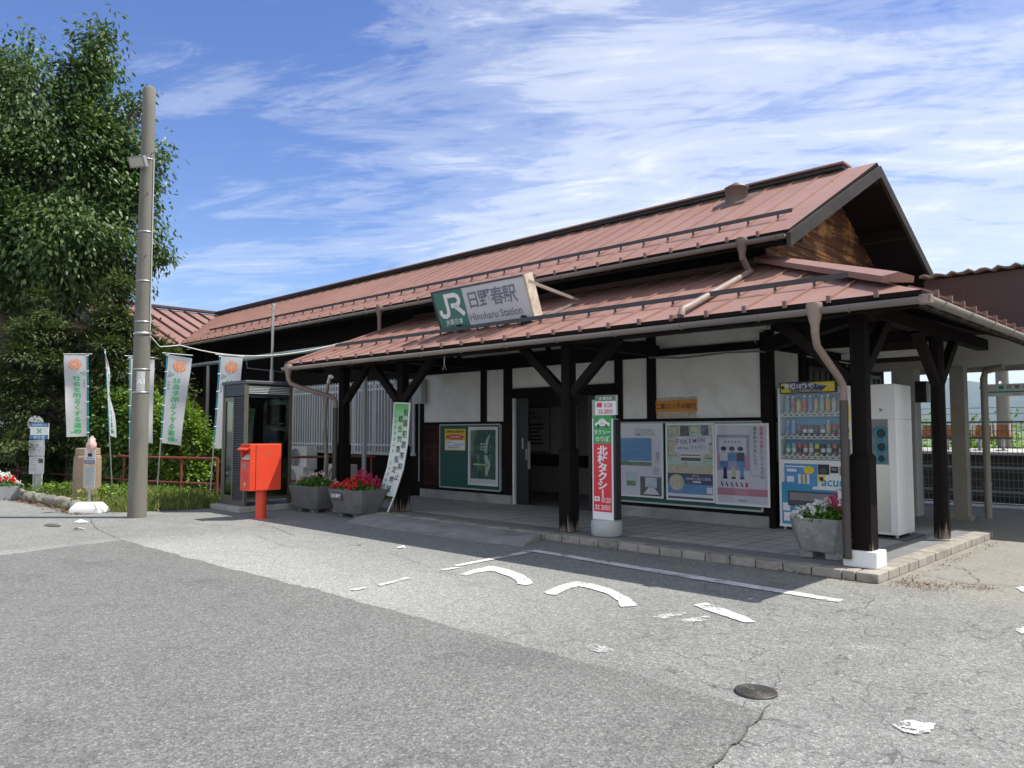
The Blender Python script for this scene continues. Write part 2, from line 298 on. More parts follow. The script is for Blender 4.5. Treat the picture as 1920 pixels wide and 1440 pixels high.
X_['leaf'] = leafmat('cherry_leaves', [(.028, .062, .015), (.048, .096, .022), (.078, .135, .034), (.12, .18, .06)])
X_['yew'] = leafmat('conifer_sprays', [(.028, .052, .017), (.048, .078, .022), (.08, .11, .03), (.13, .145, .05)], .65, .2)
X_['bush'] = leafmat('bush_leaves', [(.065, .125, .02), (.105, .185, .026), (.16, .25, .035), (.23, .32, .055)], .42, .35)
X_['bushd'] = leafmat('dark_bush_leaves', [(.042, .095, .022), (.072, .14, .028), (.115, .19, .04), (.16, .23, .055)], .4, .28)
X_['grass'] = leafmat('grass_blades', [(.10, .16, .03), (.17, .22, .05), (.27, .25, .09), (.06, .13, .02)], .7, .25)
X_['dry'] = leafmat('dry_leaves', [(.13, .055, .025), (.22, .10, .045), (.08, .04, .022), (.28, .17, .09)], .8, .05)
X_['fleaf'] = leafmat('bedding_leaves', [(.05, .13, .02), (.09, .20, .03), (.16, .29, .05)], .5, .25)
X_['fwhite'] = leafmat('white_petals', [(.74, .76, .70), (.82, .82, .80)], .6, .2, (1, 1, 1))
X_['fpink'] = leafmat('pale_pink_petals', [(.72, .48, .50), (.80, .68, .68)], .6, .2, (1, 1, 1))
X_['fred'] = leafmat('red_petals', [(.50, .012, .012), (.70, .03, .02), (.60, .02, .05)], .6, .15, (1, 1, 1))
X_['fcel'] = leafmat('magenta_plumes', [(.52, .03, .14), (.68, .07, .22), (.60, .05, .12)], .7, .1, (1, 1, 1))
X_['plat'] = M('platform_paving', (.42, .40, .37), .85, var=.15, vs=2)
X_['meshf'] = M('fence_green_grey', (.17, .185, .16), .5, var=.15)
X_['hill'] = M('forest_hill', (.035, .06, .045), .9, var=.35, vs=.004)
X_['brownwall'] = M('rust_brown_wall', (.12, .055, .04), .8, var=.15, vs=1)
X_['lens'] = M('lamp_lens', (.42, .41, .34), .25, var=.05)
X_['bag'] = M('pink_plastic_bag', (.66, .42, .38), .45, var=.15, vs=12)

def photomat(name, cols, scale, st=(1, 1, 1), dist=.6):
    """printed photograph: mottled colours"""
    m, t, p = newmat(name); tcn = nd(t, 'ShaderNodeTexCoord'); mp = nd(t, 'ShaderNodeMapping', Scale=st); lk(t, tcn.outputs['Object'], mp.inputs[0])
    f = mth(t, 'ADD', mth(t, 'MULTIPLY', noise(t, mp.outputs[0], scale, 6, .65, dist), .7), mth(t, 'MULTIPLY', noise(t, mp.outputs[0], scale * 4, 5, .7, dist), .3)); k = len(cols) - 1
    lk(t, ramp(t, f, [(.3 + .4 * i / k, c) for i, c in enumerate(cols)]), p.inputs['Base Color']); p.inputs['Roughness'].default_value = .45; return m
X_['mint'] = photomat('mint_print', [(.22, .42, .34), (.42, .62, .52), (.60, .72, .62), (.30, .52, .5)], 7)
X_['skin'] = photomat('snapshot_print', [(.12, .11, .10), (.50, .38, .22), (.70, .62, .45), (.35, .45, .30), (.75, .70, .62)], 11)
X_['grassp'] = photomat('green_print', [(.03, .08, .03), (.08, .18, .06), (.16, .30, .10), (.05, .14, .10)], 12)
X_['blue'] = photomat('sky_print', [(.05, .22, .52), (.08, .28, .58), (.12, .34, .62)], 2.0, (1, 1, 3))
X_['lblue'] = photomat('pale_blue_print', [(.25, .48, .70), (.45, .62, .75), (.62, .70, .72), (.30, .52, .72)], 9)
X_['forest'] = photomat('forest_print', [(.010, .035, .035), (.03, .09, .08), (.08, .19, .15), (.02, .06, .06), (.16, .28, .22)], 9)
# ------------------------------------------------------------------ mesh helpers
WL = {}          # world position of every object, for building parts in world coordinates
_T = {}
def text2d(s, bold=0.0):
    k = (s, bold)
    if k not in _T:
        c = bpy.data.curves.new('glyphs', 'FONT'); c.body = s; c.size = 1; c.offset = bold; c.resolution_u = 3
        o = bpy.data.objects.new('glyphs', c); COL.objects.link(o)
        dg = bpy.context.evaluated_depsgraph_get(); ev = o.evaluated_get(dg); me = ev.to_mesh()
        vs = [(v.co.x, v.co.y) for v in me.vertices]; fs = [tuple(p.vertices) for p in me.polygons]
        ev.to_mesh_clear(); bpy.data.objects.remove(o); bpy.data.curves.remove(c)
        _T[k] = (vs, fs)
    return _T[k]
class MB:
    def __init__(s): s.v = []; s.f = []; s.m = []; s.s = []
    def add(s, vs, fs, m=0, smooth=False):
        o = len(s.v); s.v.extend([tuple(p) for p in vs])
        for f in fs: s.f.append(tuple(i + o for i in f)); s.m.append(m); s.s.append(smooth)
    def box(s, x0, x1, y0, y1, z0, z1, m=0):
        s.add([(x0, y0, z0), (x1, y0, z0), (x1, y1, z0), (x0, y1, z0), (x0, y0, z1), (x1, y0, z1), (x1, y1, z1), (x0, y1, z1)],
              [(3, 2, 1, 0), (4, 5, 6, 7), (0, 1, 5, 4), (1, 2, 6, 5), (2, 3, 7, 6), (3, 0, 4, 7)], m)
    def hexa(s, bot, top, m=0):
        n = len(bot); s.add(list(bot) + list(top), [tuple(range(n))[::-1], tuple(range(n, 2 * n))] + [(i, (i + 1) % n, n + (i + 1) % n, n + i) for i in range(n)], m)
    def beam(s, p0, p1, w, h, m=0, up=(0, 0, 1)):
        p0, p1 = Vector(p0), Vector(p1); d = (p1 - p0).normalized(); u = Vector(up)
        if abs(d.dot(u)) > .98: u = Vector((0, 1, 0))
        r = d.cross(u).normalized() * (w / 2); q = r.cross(d).normalized() * (h / 2)
        s.hexa([p0 - r - q, p0 + r - q, p0 + r + q, p0 - r + q], [p1 - r - q, p1 + r - q, p1 + r + q, p1 - r + q], m)
    def tube(s, pts, r, m=0, seg=10, caps=True):
        pts = [Vector(p) for p in pts]; n = len(pts); rs = r if hasattr(r, '__len__') else [r] * n
        ds = [((pts[min(i + 1, n - 1)] - pts[max(i - 1, 0)])).normalized() for i in range(n)]
        a = Vector((0, 0, 1)) if abs(ds[0].z) < .9 else Vector((1, 0, 0)); a = (a - ds[0] * a.dot(ds[0])).normalized(); vs = []
        for i in range(n):
            a = (a - ds[i] * a.dot(ds[i])).normalized(); b = ds[i].cross(a)
            for k in range(seg):
                t = 2 * math.pi * k / seg; vs.append(pts[i] + (a * math.cos(t) + b * math.sin(t)) * rs[i])
        fs = [(i * seg + k, i * seg + (k + 1) % seg, (i + 1) * seg + (k + 1) % seg, (i + 1) * seg + k) for i in range(n - 1) for k in range(seg)]
        s.add(vs, fs, m, True)
        if caps: s.add(vs[:seg], [tuple(range(seg))[::-1]], m); s.add(vs[-seg:], [tuple(range(seg))], m)
    def lathe(s, prof, c=(0, 0, 0), seg=24, m=0, smooth=True):
        vs = [(c[0] + r * math.cos(2 * math.pi * k / seg), c[1] + r * math.sin(2 * math.pi * k / seg), c[2] + z) for r, z in prof for k in range(seg)]
        s.add(vs, [(i * seg + k, i * seg + (k + 1) % seg, (i + 1) * seg + (k + 1) % seg, (i + 1) * seg + k) for i in range(len(prof) - 1) for k in range(seg)], m, smooth)
        for i in (0, len(prof) - 1):
            if prof[i][0] > 1e-4: s.add(vs[i * seg:(i + 1) * seg], [tuple(range(seg)) if i else tuple(range(seg))[::-1]], m)
    def poly(s, pts, m=0): s.add(pts, [tuple(range(len(pts)))], m)
    def prism(s, pts, off, m=0):
        off = Vector(off); s.hexa([Vector(p) for p in pts], [Vector(p) + off for p in pts], m)
    def text(s, t, fn, size, m=0, bold=0.0, align='C', sx=1.0):
        vs, fs = text2d(t, bold)
        if not vs: return
        xs = [p[0] for p in vs]; ys = [p[1] for p in vs]
        ox = {'C': (min(xs) + max(xs)) / 2, 'L': min(xs), 'R': max(xs)}[align]; oy = .36
        s.add([fn((x - ox) * size * sx, (y - oy) * size) for x, y in vs], fs, m)
    def vtext(s, t, fn, size, step, m=0, bold=0.0, sx=1.0, rot=''):
        for i, ch in enumerate(t):
            if ch == ' ': continue
            y0 = -i * step
            if ch in 'ー~' or ch in rot: s.text(ch, lambda x, y: fn(y, y0 - x), size, m, bold)
            else: s.text(ch, lambda x, y: fn(x, y0 + y), size, m, bold, sx=sx)
    def stroke(s, pts, w, fn, m=0):
        P = [Vector((p[0], p[1])) for p in pts]; L = []; R = []
        for i in range(len(P)):
            d0 = (P[i] - P[i - 1]).normalized() if i else (P[1] - P[0]).normalized(); d1 = (P[i + 1] - P[i]).normalized() if i < len(P) - 1 else d0
            n = Vector((-(d0 + d1).y, (d0 + d1).x)).normalized(); k = w / 2 / max(.45, n.dot(Vector((-d0.y, d0.x))))
            L.append(P[i] + n * k); R.append(P[i] - n * k)
        q = [fn(*p) for p in L] + [fn(*p) for p in R]; n = len(P)
        s.add(q, [(i, i + 1, n + i + 1, n + i) for i in range(n - 1)], m)
    def disc(s, c, r, fn, m=0, seg=20, ry=None):
        s.poly([fn(c[0] + r * math.cos(2 * math.pi * k / seg), c[1] + (ry or r) * math.sin(2 * math.pi * k / seg)) for k in range(seg)], m)
    def rect(s, x0, x1, y0, y1, fn, m=0): s.poly([fn(x0, y0), fn(x1, y0), fn(x1, y1), fn(x0, y1)], m)
    def leaves(s, P, N, D, L, Wd, m=0):
        """many leaf-sized faces: P base points, D directions, N normals, L lengths, Wd widths"""
        o = len(s.v); T = np.cross(N, D); nL = np.linalg.norm(T, axis=1, keepdims=True); T = T / np.maximum(nL, 1e-6)
        L = L[:, None]; Wd = Wd[:, None]
        q = np.stack([P, P + D * L * .35 + T * Wd * .5 + N * L * .03, P + D * L * .72 + T * Wd * .36, P + D * L - N * L * .08, P + D * L * .72 - T * Wd * .36, P + D * L * .35 - T * Wd * .5 + N * L * .03], 1).reshape(-1, 3)
        s.v.extend(map(tuple, q.tolist())); n = len(P)
        s.f.extend([tuple(range(o + i * 6, o + i * 6 + 6)) for i in range(n)]); s.m.extend([m] * n); s.s.extend([False] * n)
    def build(s, name, mats, parent=None, base=None, bevel=0, local=False):
        me = bpy.data.meshes.new(name); off = Vector((0, 0, 0))
        if parent is not None and not local: off = WL.get(parent.name, Vector((0, 0, 0)))
        if parent is None and base is not None: off = Vector(base)
        vs = s.v if (local or off.length == 0) else [(a - off.x, b - off.y, c - off.z) for a, b, c in s.v]
        me.from_pydata(vs, [], s.f); me.polygons.foreach_set('material_index', s.m); me.polygons.foreach_set('use_smooth', s.s); me.update()
        if not isinstance(mats, (list, tuple)): mats = [mats]
        for q in mats: me.materials.append(X_[q] if isinstance(q, str) else q)
        o = bpy.data.objects.new(name, me); COL.objects.link(o)
        if parent is not None: o.parent = parent; WL[o.name] = WL.get(parent.name, Vector((0, 0, 0))).copy()
        else:
            o.location = off; WL[o.name] = off.copy()
        if bevel:
            b = o.modifiers.new('edge', 'BEVEL'); b.width = bevel; b.segments = 2; b.limit_method = 'ANGLE'; b.angle_limit = math.radians(40)
        return o
def tag(o, label=None, cat=None, group=None, kind=None):
    for k, v in (('label', label), ('category', cat), ('group', group), ('kind', kind)):
        if v: o[k] = v
    return o
def thing(name, label, cat, loc=(0, 0, 0), group=None, rotz=0):
    o = bpy.data.objects.new(name, None); COL.objects.link(o); o.location = loc; o.rotation_euler = (0, 0, rotz); o.empty_display_size = .2
    WL[o.name] = Vector(loc); return tag(o, label, cat, group)
def structure(mb, name, mats): return tag(mb.build(name, mats), kind='structure')
def dup(root, loc, rotz, label, group=None):
    r = root.copy(); COL.objects.link(r); r.location = loc; r.rotation_euler = (0, 0, rotz); r['label'] = label
    if group: r['group'] = group
    for ch in list(root.children):
        c = ch.copy(); COL.objects.link(c); c.parent = r
        for g in list(ch.children):
            d = g.copy(); COL.objects.link(d); d.parent = c
    return r
def plane_fn(o, u, v): 
    o, u, v = Vector(o), Vector(u), Vector(v); return lambda x, y: tuple(o + u * x + v * y)
def front(x0, y, z0): return lambda x, z: (x0 + x, y, z0 + z)      # local drawing plane facing -Y
def slab(mb, pts, th, m=0, m2=None):
    """roof plane pts (counter-clockwise from outside) thickened downwards"""
    pts = [Vector(p) for p in pts]; lo = [p - Vector((0, 0, th)) for p in pts]; n = len(pts)
    mb.add(pts, [tuple(range(n))], m); mb.add(lo, [tuple(range(n))[::-1]], m2 if m2 is not None else m)
    for i in range(n): mb.add([pts[i], lo[i], lo[(i + 1) % n], pts[(i + 1) % n]], [(0, 1, 2, 3)], m2 if m2 is not None else m)

# ================================================================== SETTING
FZ = .09
X_['field'] = M('meadow_ground', (.10, .15, .04), .95, var=.35, vs=.05)
g = MB()
g.add([(-6000, -600, 0), (6000, -600, 0), (6000, 17.45, 0), (-6000, 17.45, 0), (6000, 17.45, -.35), (-6000, 17.45, -.35), (6000, 6000, -.35), (-6000, 6000, -.35)], [(0, 1, 2, 3)], 0)
g.add([(-6000, 17.45, 0), (6000, 17.45, 0), (6000, 17.45, -.35), (-6000, 17.45, -.35), (6000, 6000, -.35), (-6000, 6000, -.35)], [(0, 1, 2, 3), (3, 2, 4, 5)], 1)
structure(g, 'ground', ['asph', 'field'])
E_ = [(-1.0, -60), (-1.55, 2.0), (-1.77, 3.04), (-1.84, 3.5), (-1.89, 3.79), (-2.6, 3.86), (-3.75, 3.84), (-6.15, 3.86), (-8.4, 3.80), (-10.91, 3.80), (-10.75, 2.9), (-10.59, 2.34), (-11.5, 1.9), (-40, 1.2)]; P = [(-40, -60, .004)]
for a, b in zip(E_[:-1], E_[1:]):                                # the laid edge is slightly ragged
    n = int(min(math.dist(a, b), 12) / .05)
    P += [(a[0] + (b[0] - a[0]) * i / n + random.gauss(0, .007) + .03 * mnoise.noise(Vector((i * .11, a[0], 1))), a[1] + (b[1] - a[1]) * i / n + random.gauss(0, .007) + .035 * mnoise.noise(Vector((i * .13, a[1], 5))), .004) for i in range(n)]
P.append((-40, 1.2, .004)); g = MB(); g.poly(P)
structure(g, 'road_surface', 'asph2')
g = MB(); g.poly([(-60, 17.5, -.346), (40, 17.5, -.346), (40, 22.45, -.346), (-60, 22.45, -.346)]); structure(g, 'track_bed', 'ballast')
g = MB(); g.box(-60, 40, 22.5, 27.0, -.34, .84, 1); g.box(-60, 40, 22.35, 27.0, .84, .92, 0); structure(g, 'far_platform', ['plat', 'ballast'])
g = MB(); g.box(-40, 20, 16.6, 17.45, .004, .03, 0); structure(g, 'platform_strip', ['plat'])
for y in (19.0, 20.07):
    g = MB(); g.box(-60, 40, y - .03, y + .03, -.33, -.17); tag(g.build('rail', 'steel', base=(-5, y, -.33)), 'nearer steel running rail between the two platforms' if y < 19.5 else 'farther steel running rail, beside the far platform wall', 'rail', 'rails of the track')
# planting bed at the left of the forecourt
g = MB(); g.poly([(-30, 4.75, .01), (-19.5, 4.62, .01), (-16.7, 4.6, .01), (-15.0, 4.6, .01), (-14.45, 5.6, .01), (-14.25, 6.6, .01), (-14.1, 8.3, .01), (-13.3, 8.4, .01), (-12.95, 10.33, .01), (-30, 10.33, .01)])
structure(g, 'planting_bed', 'soil')
# porch floor with kerb blocks
g = MB()
g.box(-12.9, -3.25, 8.32, 10.4, 0, FZ - .004, 0); g.box(-3.25 - 1.75, -3.25, 10.4, 11.55, 0, FZ - .004, 0)
g.box(-12.9, -2.87, 7.93, 8.32, 0, FZ - .006, 1); g.box(-3.25, -2.87, 8.32, 11.55, 0, FZ - .006, 1); g.box(-5.0, -2.87, 11.55, 11.93, 0, FZ - .006, 1)
x = -12.9
while x < -3.3:                                                   # tile joints
    g.box(x, x + .006, 8.32, 10.3, FZ - .01, FZ - .0025, 2); x += .3
for y in np.arange(8.62, 10.3, .3): g.box(-12.9, -3.25, y, y + .006, FZ - .01, FZ - .0028, 2)
for y in np.arange(10.5, 11.5, .3): g.box(-5, -3.25, y, y + .006, FZ - .01, FZ - .0028, 2)
structure(g, 'porch_floor', ['tile', 'tiled', 'grout'])
g = MB()
def kerb(a, b, along):
    t = a
    while t < b - .02:
        e = min(t + .30, b) - .013; j = random.uniform(-.004, .004)
        if along == 'x': g.box(t, e, 7.72 + j, 7.925, 0, FZ + j * .4)
        else: g.box(-2.865, -2.66 + j, t, e, 0, FZ + j * .4)
        t += .30
kerb(-12.9, -2.87, 'x'); kerb(7.72, 12.1, 'y')
kb = structure(g, 'kerb', 'kerb'); b = kb.modifiers.new('edge', 'BEVEL'); b.width = .008; b.segments = 2
g = MB(); g.box(-5.0, -2.87, 11.93, 12.1, 0, FZ - .002, 0); g.box(-12.9, -2.7, 7.74, 7.92, 0, .07, 1); g.box(-2.86, -2.68, 7.92, 12.08, 0, .07, 1); structure(g, 'kerb_bed', ['kerb', 'grout'])
# mortar ramp up to the porch
g = MB(); A = [(-10.75, 7.72), (-9.9, 7.715), (-8.6, 7.715), (-7.5, 7.715), (-6.95, 7.715)]; B = [(-10.55, 7.06), (-9.54, 6.93), (-8.7, 6.98), (-7.6, 6.95), (-6.72, 7.12)]
tp = [(x, y, FZ - .012) for x, y in A]; bt = [(x, y, .006) for x, y in B]; n = len(A)
mid = [((a[0] + b[0]) / 2, (a[1] + b[1]) / 2, .062) for a, b in zip(A, B)]
g.add(tp + mid + bt + [(x, y, .0) for x, y in B] + [(x, y, 0) for x, y in A], [(i + n * k, i + n * (k + 1), i + 1 + n * (k + 1), i + 1 + n * k) for i in range(n - 1) for k in range(4)] + [(4, 9, 14, 19, 24), (0, 20, 15, 10, 5)], 0)
structure(g, 'ramp', 'ramp')
# road markings
def marks(polys, mat, z=.008):
    g = MB()
    for p in polys:                                               # rough, chipped outlines
        q = []
        for a, b in zip(p, p[1:] + p[:1]):
            n = max(1, int(math.dist(a, b) / .022)); q += [(a[0] + (b[0] - a[0]) * i / n + random.gauss(0, .005), a[1] + (b[1] - a[1]) * i / n + random.gauss(0, .005), z) for i in range(n)]
        g.poly(q)
    return structure(g, 'road_marking', mat)
marks([[(-6.42, 6.78), (-6.40, 6.99), (-6.08, 6.98), (-4.1, 6.87), (-3.27, 6.82), (-2.62, 6.77), (-2.62, 6.65), (-3.22, 6.67), (-4.1, 6.70), (-5.99, 6.83), (-6.28, 6.84)],
       [(-6.29, 6.78), (-6.21, 5.57), (-6.30, 5.57), (-6.40, 6.77)], [(-6.02, 4.37), (-6.12, 4.81), (-6.05, 4.80), (-5.95, 4.36)], [(-6.01, 4.06), (-6.03, 4.22), (-5.96, 4.22), (-5.95, 4.07)],
       [(-6.2, 5.3), (-6.2, 5.53), (-6.13, 5.53), (-6.13, 5.3)]], 'mark')
marks([[(-5.85, 5.26), (-5.95, 5.54), (-5.99, 5.82), (-5.92, 5.83), (-5.72, 5.81), (-5.4, 5.7), (-5.16, 5.57), (-5.02, 5.45), (-5.0, 5.34), (-5.1, 5.32), (-5.23, 5.44), (-5.47, 5.55), (-5.71, 5.62), (-5.78, 5.62), (-5.79, 5.42), (-5.75, 5.26)],
       [(-4.68, 5.22), (-4.77, 5.56), (-4.79, 5.8), (-4.6, 5.82), (-4.32, 5.75), (-3.99, 5.56), (-3.76, 5.36), (-3.83, 5.22), (-3.99, 5.40), (-4.22, 5.56), (-4.45, 5.63), (-4.62, 5.64), (-4.62, 5.52), (-4.52, 5.2), (-4.6, 5.17)],
       [(-3.45, 5.70), (-3.42, 5.86), (-3.13, 5.73), (-2.92, 5.62), (-2.80, 5.53), (-2.86, 5.46), (-3.08, 5.54), (-3.3, 5.63)]], 'mark')
marks([[(-3.46, 5.1), (-3.41, 5.46), (-3.32, 5.42), (-3.35, 5.1)], [(-3.25, 5.18), (-3.17, 5.46), (-3.08, 5.40), (-3.16, 5.14)], [(-3.34, 4.1), (-3.27, 4.24), (-3.1, 4.2), (-3.16, 4.06)], [(-2.04, 5.38), (-1.88, 5.46), (-1.80, 5.38), (-1.95, 5.30)]], 'mark2')
marks([[(-1.36, 4.09), (-1.33, 4.21), (-1.27, 4.22), (-1.21, 4.25), (-1.20, 4.12), (-1.24, 4.04), (-1.30, 4.04)], [(-1.68, 8.4), (-1.66, 8.52), (-1.57, 8.40), (-1.6, 8.22)], [(-1.35, 6.62), (-1.32, 6.76), (-1.24, 6.68), (-1.28, 6.55)]], 'mark')
# long asphalt joints and cracks
def crack(pts, w=.011, z=.010):
    w = w * .55
    g = MB(); P = []
    for (a, b) in zip(pts[:-1], pts[1:]):
        n = max(2, int(math.dist(a, b) / .07))
        P += [(a[0] + (b[0] - a[0]) * i / n + random.uniform(-.014, .014), a[1] + (b[1] - a[1]) * i / n + random.uniform(-.014, .014)) for i in range(n)]
    P.append(pts[-1])
    for a, b in zip(P[:-1], P[1:]):
        d = Vector((b[0] - a[0], b[1] - a[1])); nrm = Vector((-d.y, d.x)).normalized() * w * random.uniform(.25, .7)
        g.poly([(a[0] - nrm.x, a[1] - nrm.y, z), (a[0] + nrm.x, a[1] + nrm.y, z), (b[0] + nrm.x, b[1] + nrm.y, z), (b[0] - nrm.x, b[1] - nrm.y, z)])
    return g
g = MB()
for pts, w in (([(-12.6, 5.0), (-11.3, 5.5), (-10.8, 5.9), (-9.6, 5.6)], .014), ([(-10.2, 5.3), (-8.8, 5.0), (-7.4, 5.6), (-6.3, 5.3)], .01), ([(-2.75, 7.2), (-2.45, 7.0), (-2.38, 6.6), (-2.5, 6.3)], .012), ([(-2.5, 8.5), (-2.1, 8.3), (-1.2, 8.7), (-.4, 8.8)], .016), ([(-2.3, 9.2), (-2.0, 8.5)], .012), ([(-1.89, 3.79), (-1.8, 3.3), (-1.7, 2.8)], .014), ([(-2.3, 4.0), (-2.2, 4.05)], .01), ([(-1.93, 3.95), (-1.86, 3.72), (-1.55, 3.7)], .01), ([(-14.2, 4.4), (-12.4, 3.95), (-11.0, 3.8)], .014), ([(-1.77, 3.04), (-1.6, 2.95), (-1.45, 2.75), (-1.1, 2.65)], .016)):
    c = crack(pts, w); g.add(c.v, c.f)
structure(g, 'road_cracks', 'crackf')

# ================================================================== STATION BUILDING
ST = thing('station_building', 'long wooden railway station with red brown metal roofs, white plaster panels and a timber porch', 'station', (-9, 10.33, 0))
def planks(g, x0, x1, y, z0, z1, rh, m=0, lap=.012):
    z = z0
    while z < z1 - .005:
        t = min(z + rh, z1); g.hexa([(x0, y - lap, z), (x1, y - lap, z), (x1, y + .03, z), (x0, y + .03, z)], [(x0, y, t), (x1, y, t), (x1, y + .03, t), (x0, y + .03, t)], m); z += rh
# plaster walls (front, side, inside)
g = MB(); Y0, Y1 = 10.36, 10.48
g.box(-12.8, -10.02, Y0, Y1, FZ, 2.98); g.box(-7.66, -5.0, Y0, Y1, FZ, 2.98); g.box(-10.02, -7.66, Y0, Y1, 2.16, 2.98)
g.box(-5.14, -5.02, 10.48, 15.0, FZ, 2.98)
g.build('wall', 'plaster', ST)
g = MB(); g.box(-12.9, -12.8, 10.48, 13.1, FZ, 2.9); g.box(-12.8, -5.14, 13.0, 13.1, FZ, 2.9); g.build('inner_wall', 'inwall', ST)
g = MB(); g.box(-12.8, -5.14, 10.48, 13.0, 2.9, 2.95, 0); g.box(-12.8, -5.14, 10.4, 13.0, .02, FZ - .002, 1); g.build('interior', ['plankd', 'tiled'], ST)
g = MB(); g.box(-23.0, -12.9, 10.4, 10.5, 0, 4.12); planks(g, -23.0, -12.86, 10.38, .2, 4.12, .17); g.box(-12.8, -5.0, 10.38, 10.5, 2.98, 4.3); planks(g, -12.86, -5.0, 10.36, 3.0, 4.3, .17)
g.box(-23, -5.1, 15.0, 15.1, 0, 4.2); g.build('plank_wall', 'plankd', ST)
# timber frame
g = MB()
for x0, x1, z0, z1 in ((-12.86, -12.66, FZ, 2.95), (-10.90, -10.75, 1.6, 2.62), (-10.27, -10.06, FZ, 2.62), (-8.70, -8.56, 2.24, 2.62), (-7.67, -7.52, FZ, 2.62), (-7.03, -6.87, 1.63, 2.95), (-5.10, -4.92, FZ, 2.95), (-9.2, -9.1, 2.89, 2.98), (-11.6, -11.5, 2.89, 2.98)):
    g = MB(); g.box(x0, x1, 10.325, 10.40, z0, z1)
    if x0 == -5.10: g.box(-4.99, -4.955, 10.40, 10.5, FZ, 2.95)
    g.build('timber_stud', 'timber', ST)
g = MB(); g.box(-12.66, -7.03, 10.27, 10.35, 2.62, 2.89); g.box(-6.87, -5.10, 10.31, 10.38, 2.63, 2.74); g.box(-10.06, -7.67, 10.30, 10.42, 2.06, 2.24); g.box(-7.52, -7.03, 10.315, 10.38, 2.62, 2.80)
g.box(-12.66, -10.27, 10.315, 10.38, 1.575, 1.63); g.box(-7.52, -5.10, 10.315, 10.38, 1.575, 1.645); g.box(-12.66, -10.27, 10.30, 10.36, .25, .32); g.box(-7.52, -5.10, 10.30, 10.36, .25, .32)
g.build('timber_rail', 'timberx', ST)
g = MB(); planks(g, -12.66, -10.27, 10.342, .32, 1.575, .105); g.build('wainscot', 'plank', ST); g = MB(); planks(g, -7.52, -5.10, 10.342, .32, 1.575, .105); g.build('wainscot', 'plank', ST)
g = MB(); g.box(-12.7, -10.05, 10.29, 10.36, FZ - .01, .25); g.build('plinth', 'plinth', ST); g = MB(); g.box(-7.69, -5.0, 10.29, 10.36, FZ - .01, .25); g.build('plinth', 'plinth', ST)
# gable and side wall on X = -5
g = MB()
def ztop(y): return 4.02 + (y - 9.38) * .518 if y < 12.66 else 5.72 - (y - 12.66) * .518
z = 3.5
while z < 5.6:
    t = min(z + .2, 5.62); zz = t + .12
    ya = max(10.38, 9.38 + (zz - 4.02) / .518); yb = min(15.0, 12.66 + (5.72 - zz) / .518)
    if yb - ya > .1: g.hexa([(-4.985, ya, z), (-4.985, yb, z), (-5.03, yb, z), (-5.03, ya, z)], [(-5.0, ya, t), (-5.0, yb, t), (-5.03, yb, t), (-5.03, ya, t)])
    z += .2
g.add([(-5.02, 10.38, 2.98), (-5.02, 15.0, 2.98), (-5.02, 15.0, 4.4), (-5.02, 12.66, 5.66), (-5.02, 10.38, 4.45)], [(0, 1, 2, 3, 4)]); g.build('gable_wall', 'gable', ST); g = MB(); g.box(-5.03, -4.985, 10.38, 15.0, 2.90, 3.5); g.build('side_wall_top', 'timber', ST)
g = MB(); g.box(-5.02, -4.97, 11.42, 11.62, FZ, 2.9); g.box(-5.02, -4.97, 14.85, 15.0, FZ, 2.9); g.box(-5.02, -4.975, 10.5, 15, 2.62, 2.74); g.box(-5.02, -4.975, 10.5, 11.42, 1.58, 1.64); g.box(-5.02, -4.96, 11.62, 14.85, 2.46, 2.58); g.box(-5.02, -4.985, 10.5, 15, FZ, 1.0); g.build('side_frame', 'timber', ST)
for y0, y1 in ((11.66, 12.6), (12.68, 13.7), (13.78, 14.8)):
    g = MB()
    for a, b, c, d in ((y0, y0 + .06, 1.05, 2.46), (y1 - .06, y1, 1.05, 2.46), (y0 + .06, y1 - .06, 2.39, 2.45), (y0 + .06, y1 - .06, 1.05, 1.11)): g.box(-5.0, -4.955, a, b, c, d, 0)
    for k in range(1, 4): g.box(-4.985, -4.965, y0 + k * (y1 - y0) / 4 - .012, y0 + k * (y1 - y0) / 4 + .012, 1.11, 2.39, 0)
    g.box(-4.99, -4.96, y0 + .06, y1 - .06, 1.96, 2.0, 1)
    w = g.build('side_window', ['black', 'greyp'], ST); q = MB(); q.box(-4.99, -4.985, y0 + .06, y1 - .06, 1.11, 2.39); q.build('pane', 'dgrey', w)
# upper roof -----------------------------------------------------------------
def uz(y): return 4.02 + (y - 9.38) * .518
g = MB()
slab(g, [(-4.2, 9.38, 4.02), (-4.2, 12.66, uz(12.66)), (-27.5, 12.66, uz(12.66)), (-22.8, 9.38, 4.02)][::-1], .05, 0, 1)
slab(g, [(-4.2, 12.66, uz(12.66)), (-4.2, 15.95, 4.02), (-27.5, 15.95, 4.02), (-27.5, 12.66, uz(12.66))][::-1], .05, 0, 1)
x = -4.62
while x > -26.6:
    ys = 9.36 if x > -22.7 else 9.38 + (-22.8 - x) * .698
    g.beam((x, ys, uz(ys) + .012), (x, 12.55, uz(12.55) + .012), .016, .034, 0); g.box(x - .019, x + .019, ys - .010, ys + .02, uz(ys) - .022, uz(ys) + .05, 3); x -= .44
for x in np.arange(-5, -22, -.9): g.beam((x, 15.95, 4.04), (x, 12.7, uz(12.66) + .01), .03, .05, 0)
roof = g.build('roof', ['roof', 'timber', 'roofd', 'seamend'], ST)
g = MB(); g.beam((-4.66, 12.66, 5.80), (-27.5, 12.66, 5.80), .34, .03, 0); g.beam((-4.70, 12.66, 5.755), (-27.5, 12.66, 5.755), .22, .06, 1); g.build('ridge_cap', ['roof', 'black'], roof)
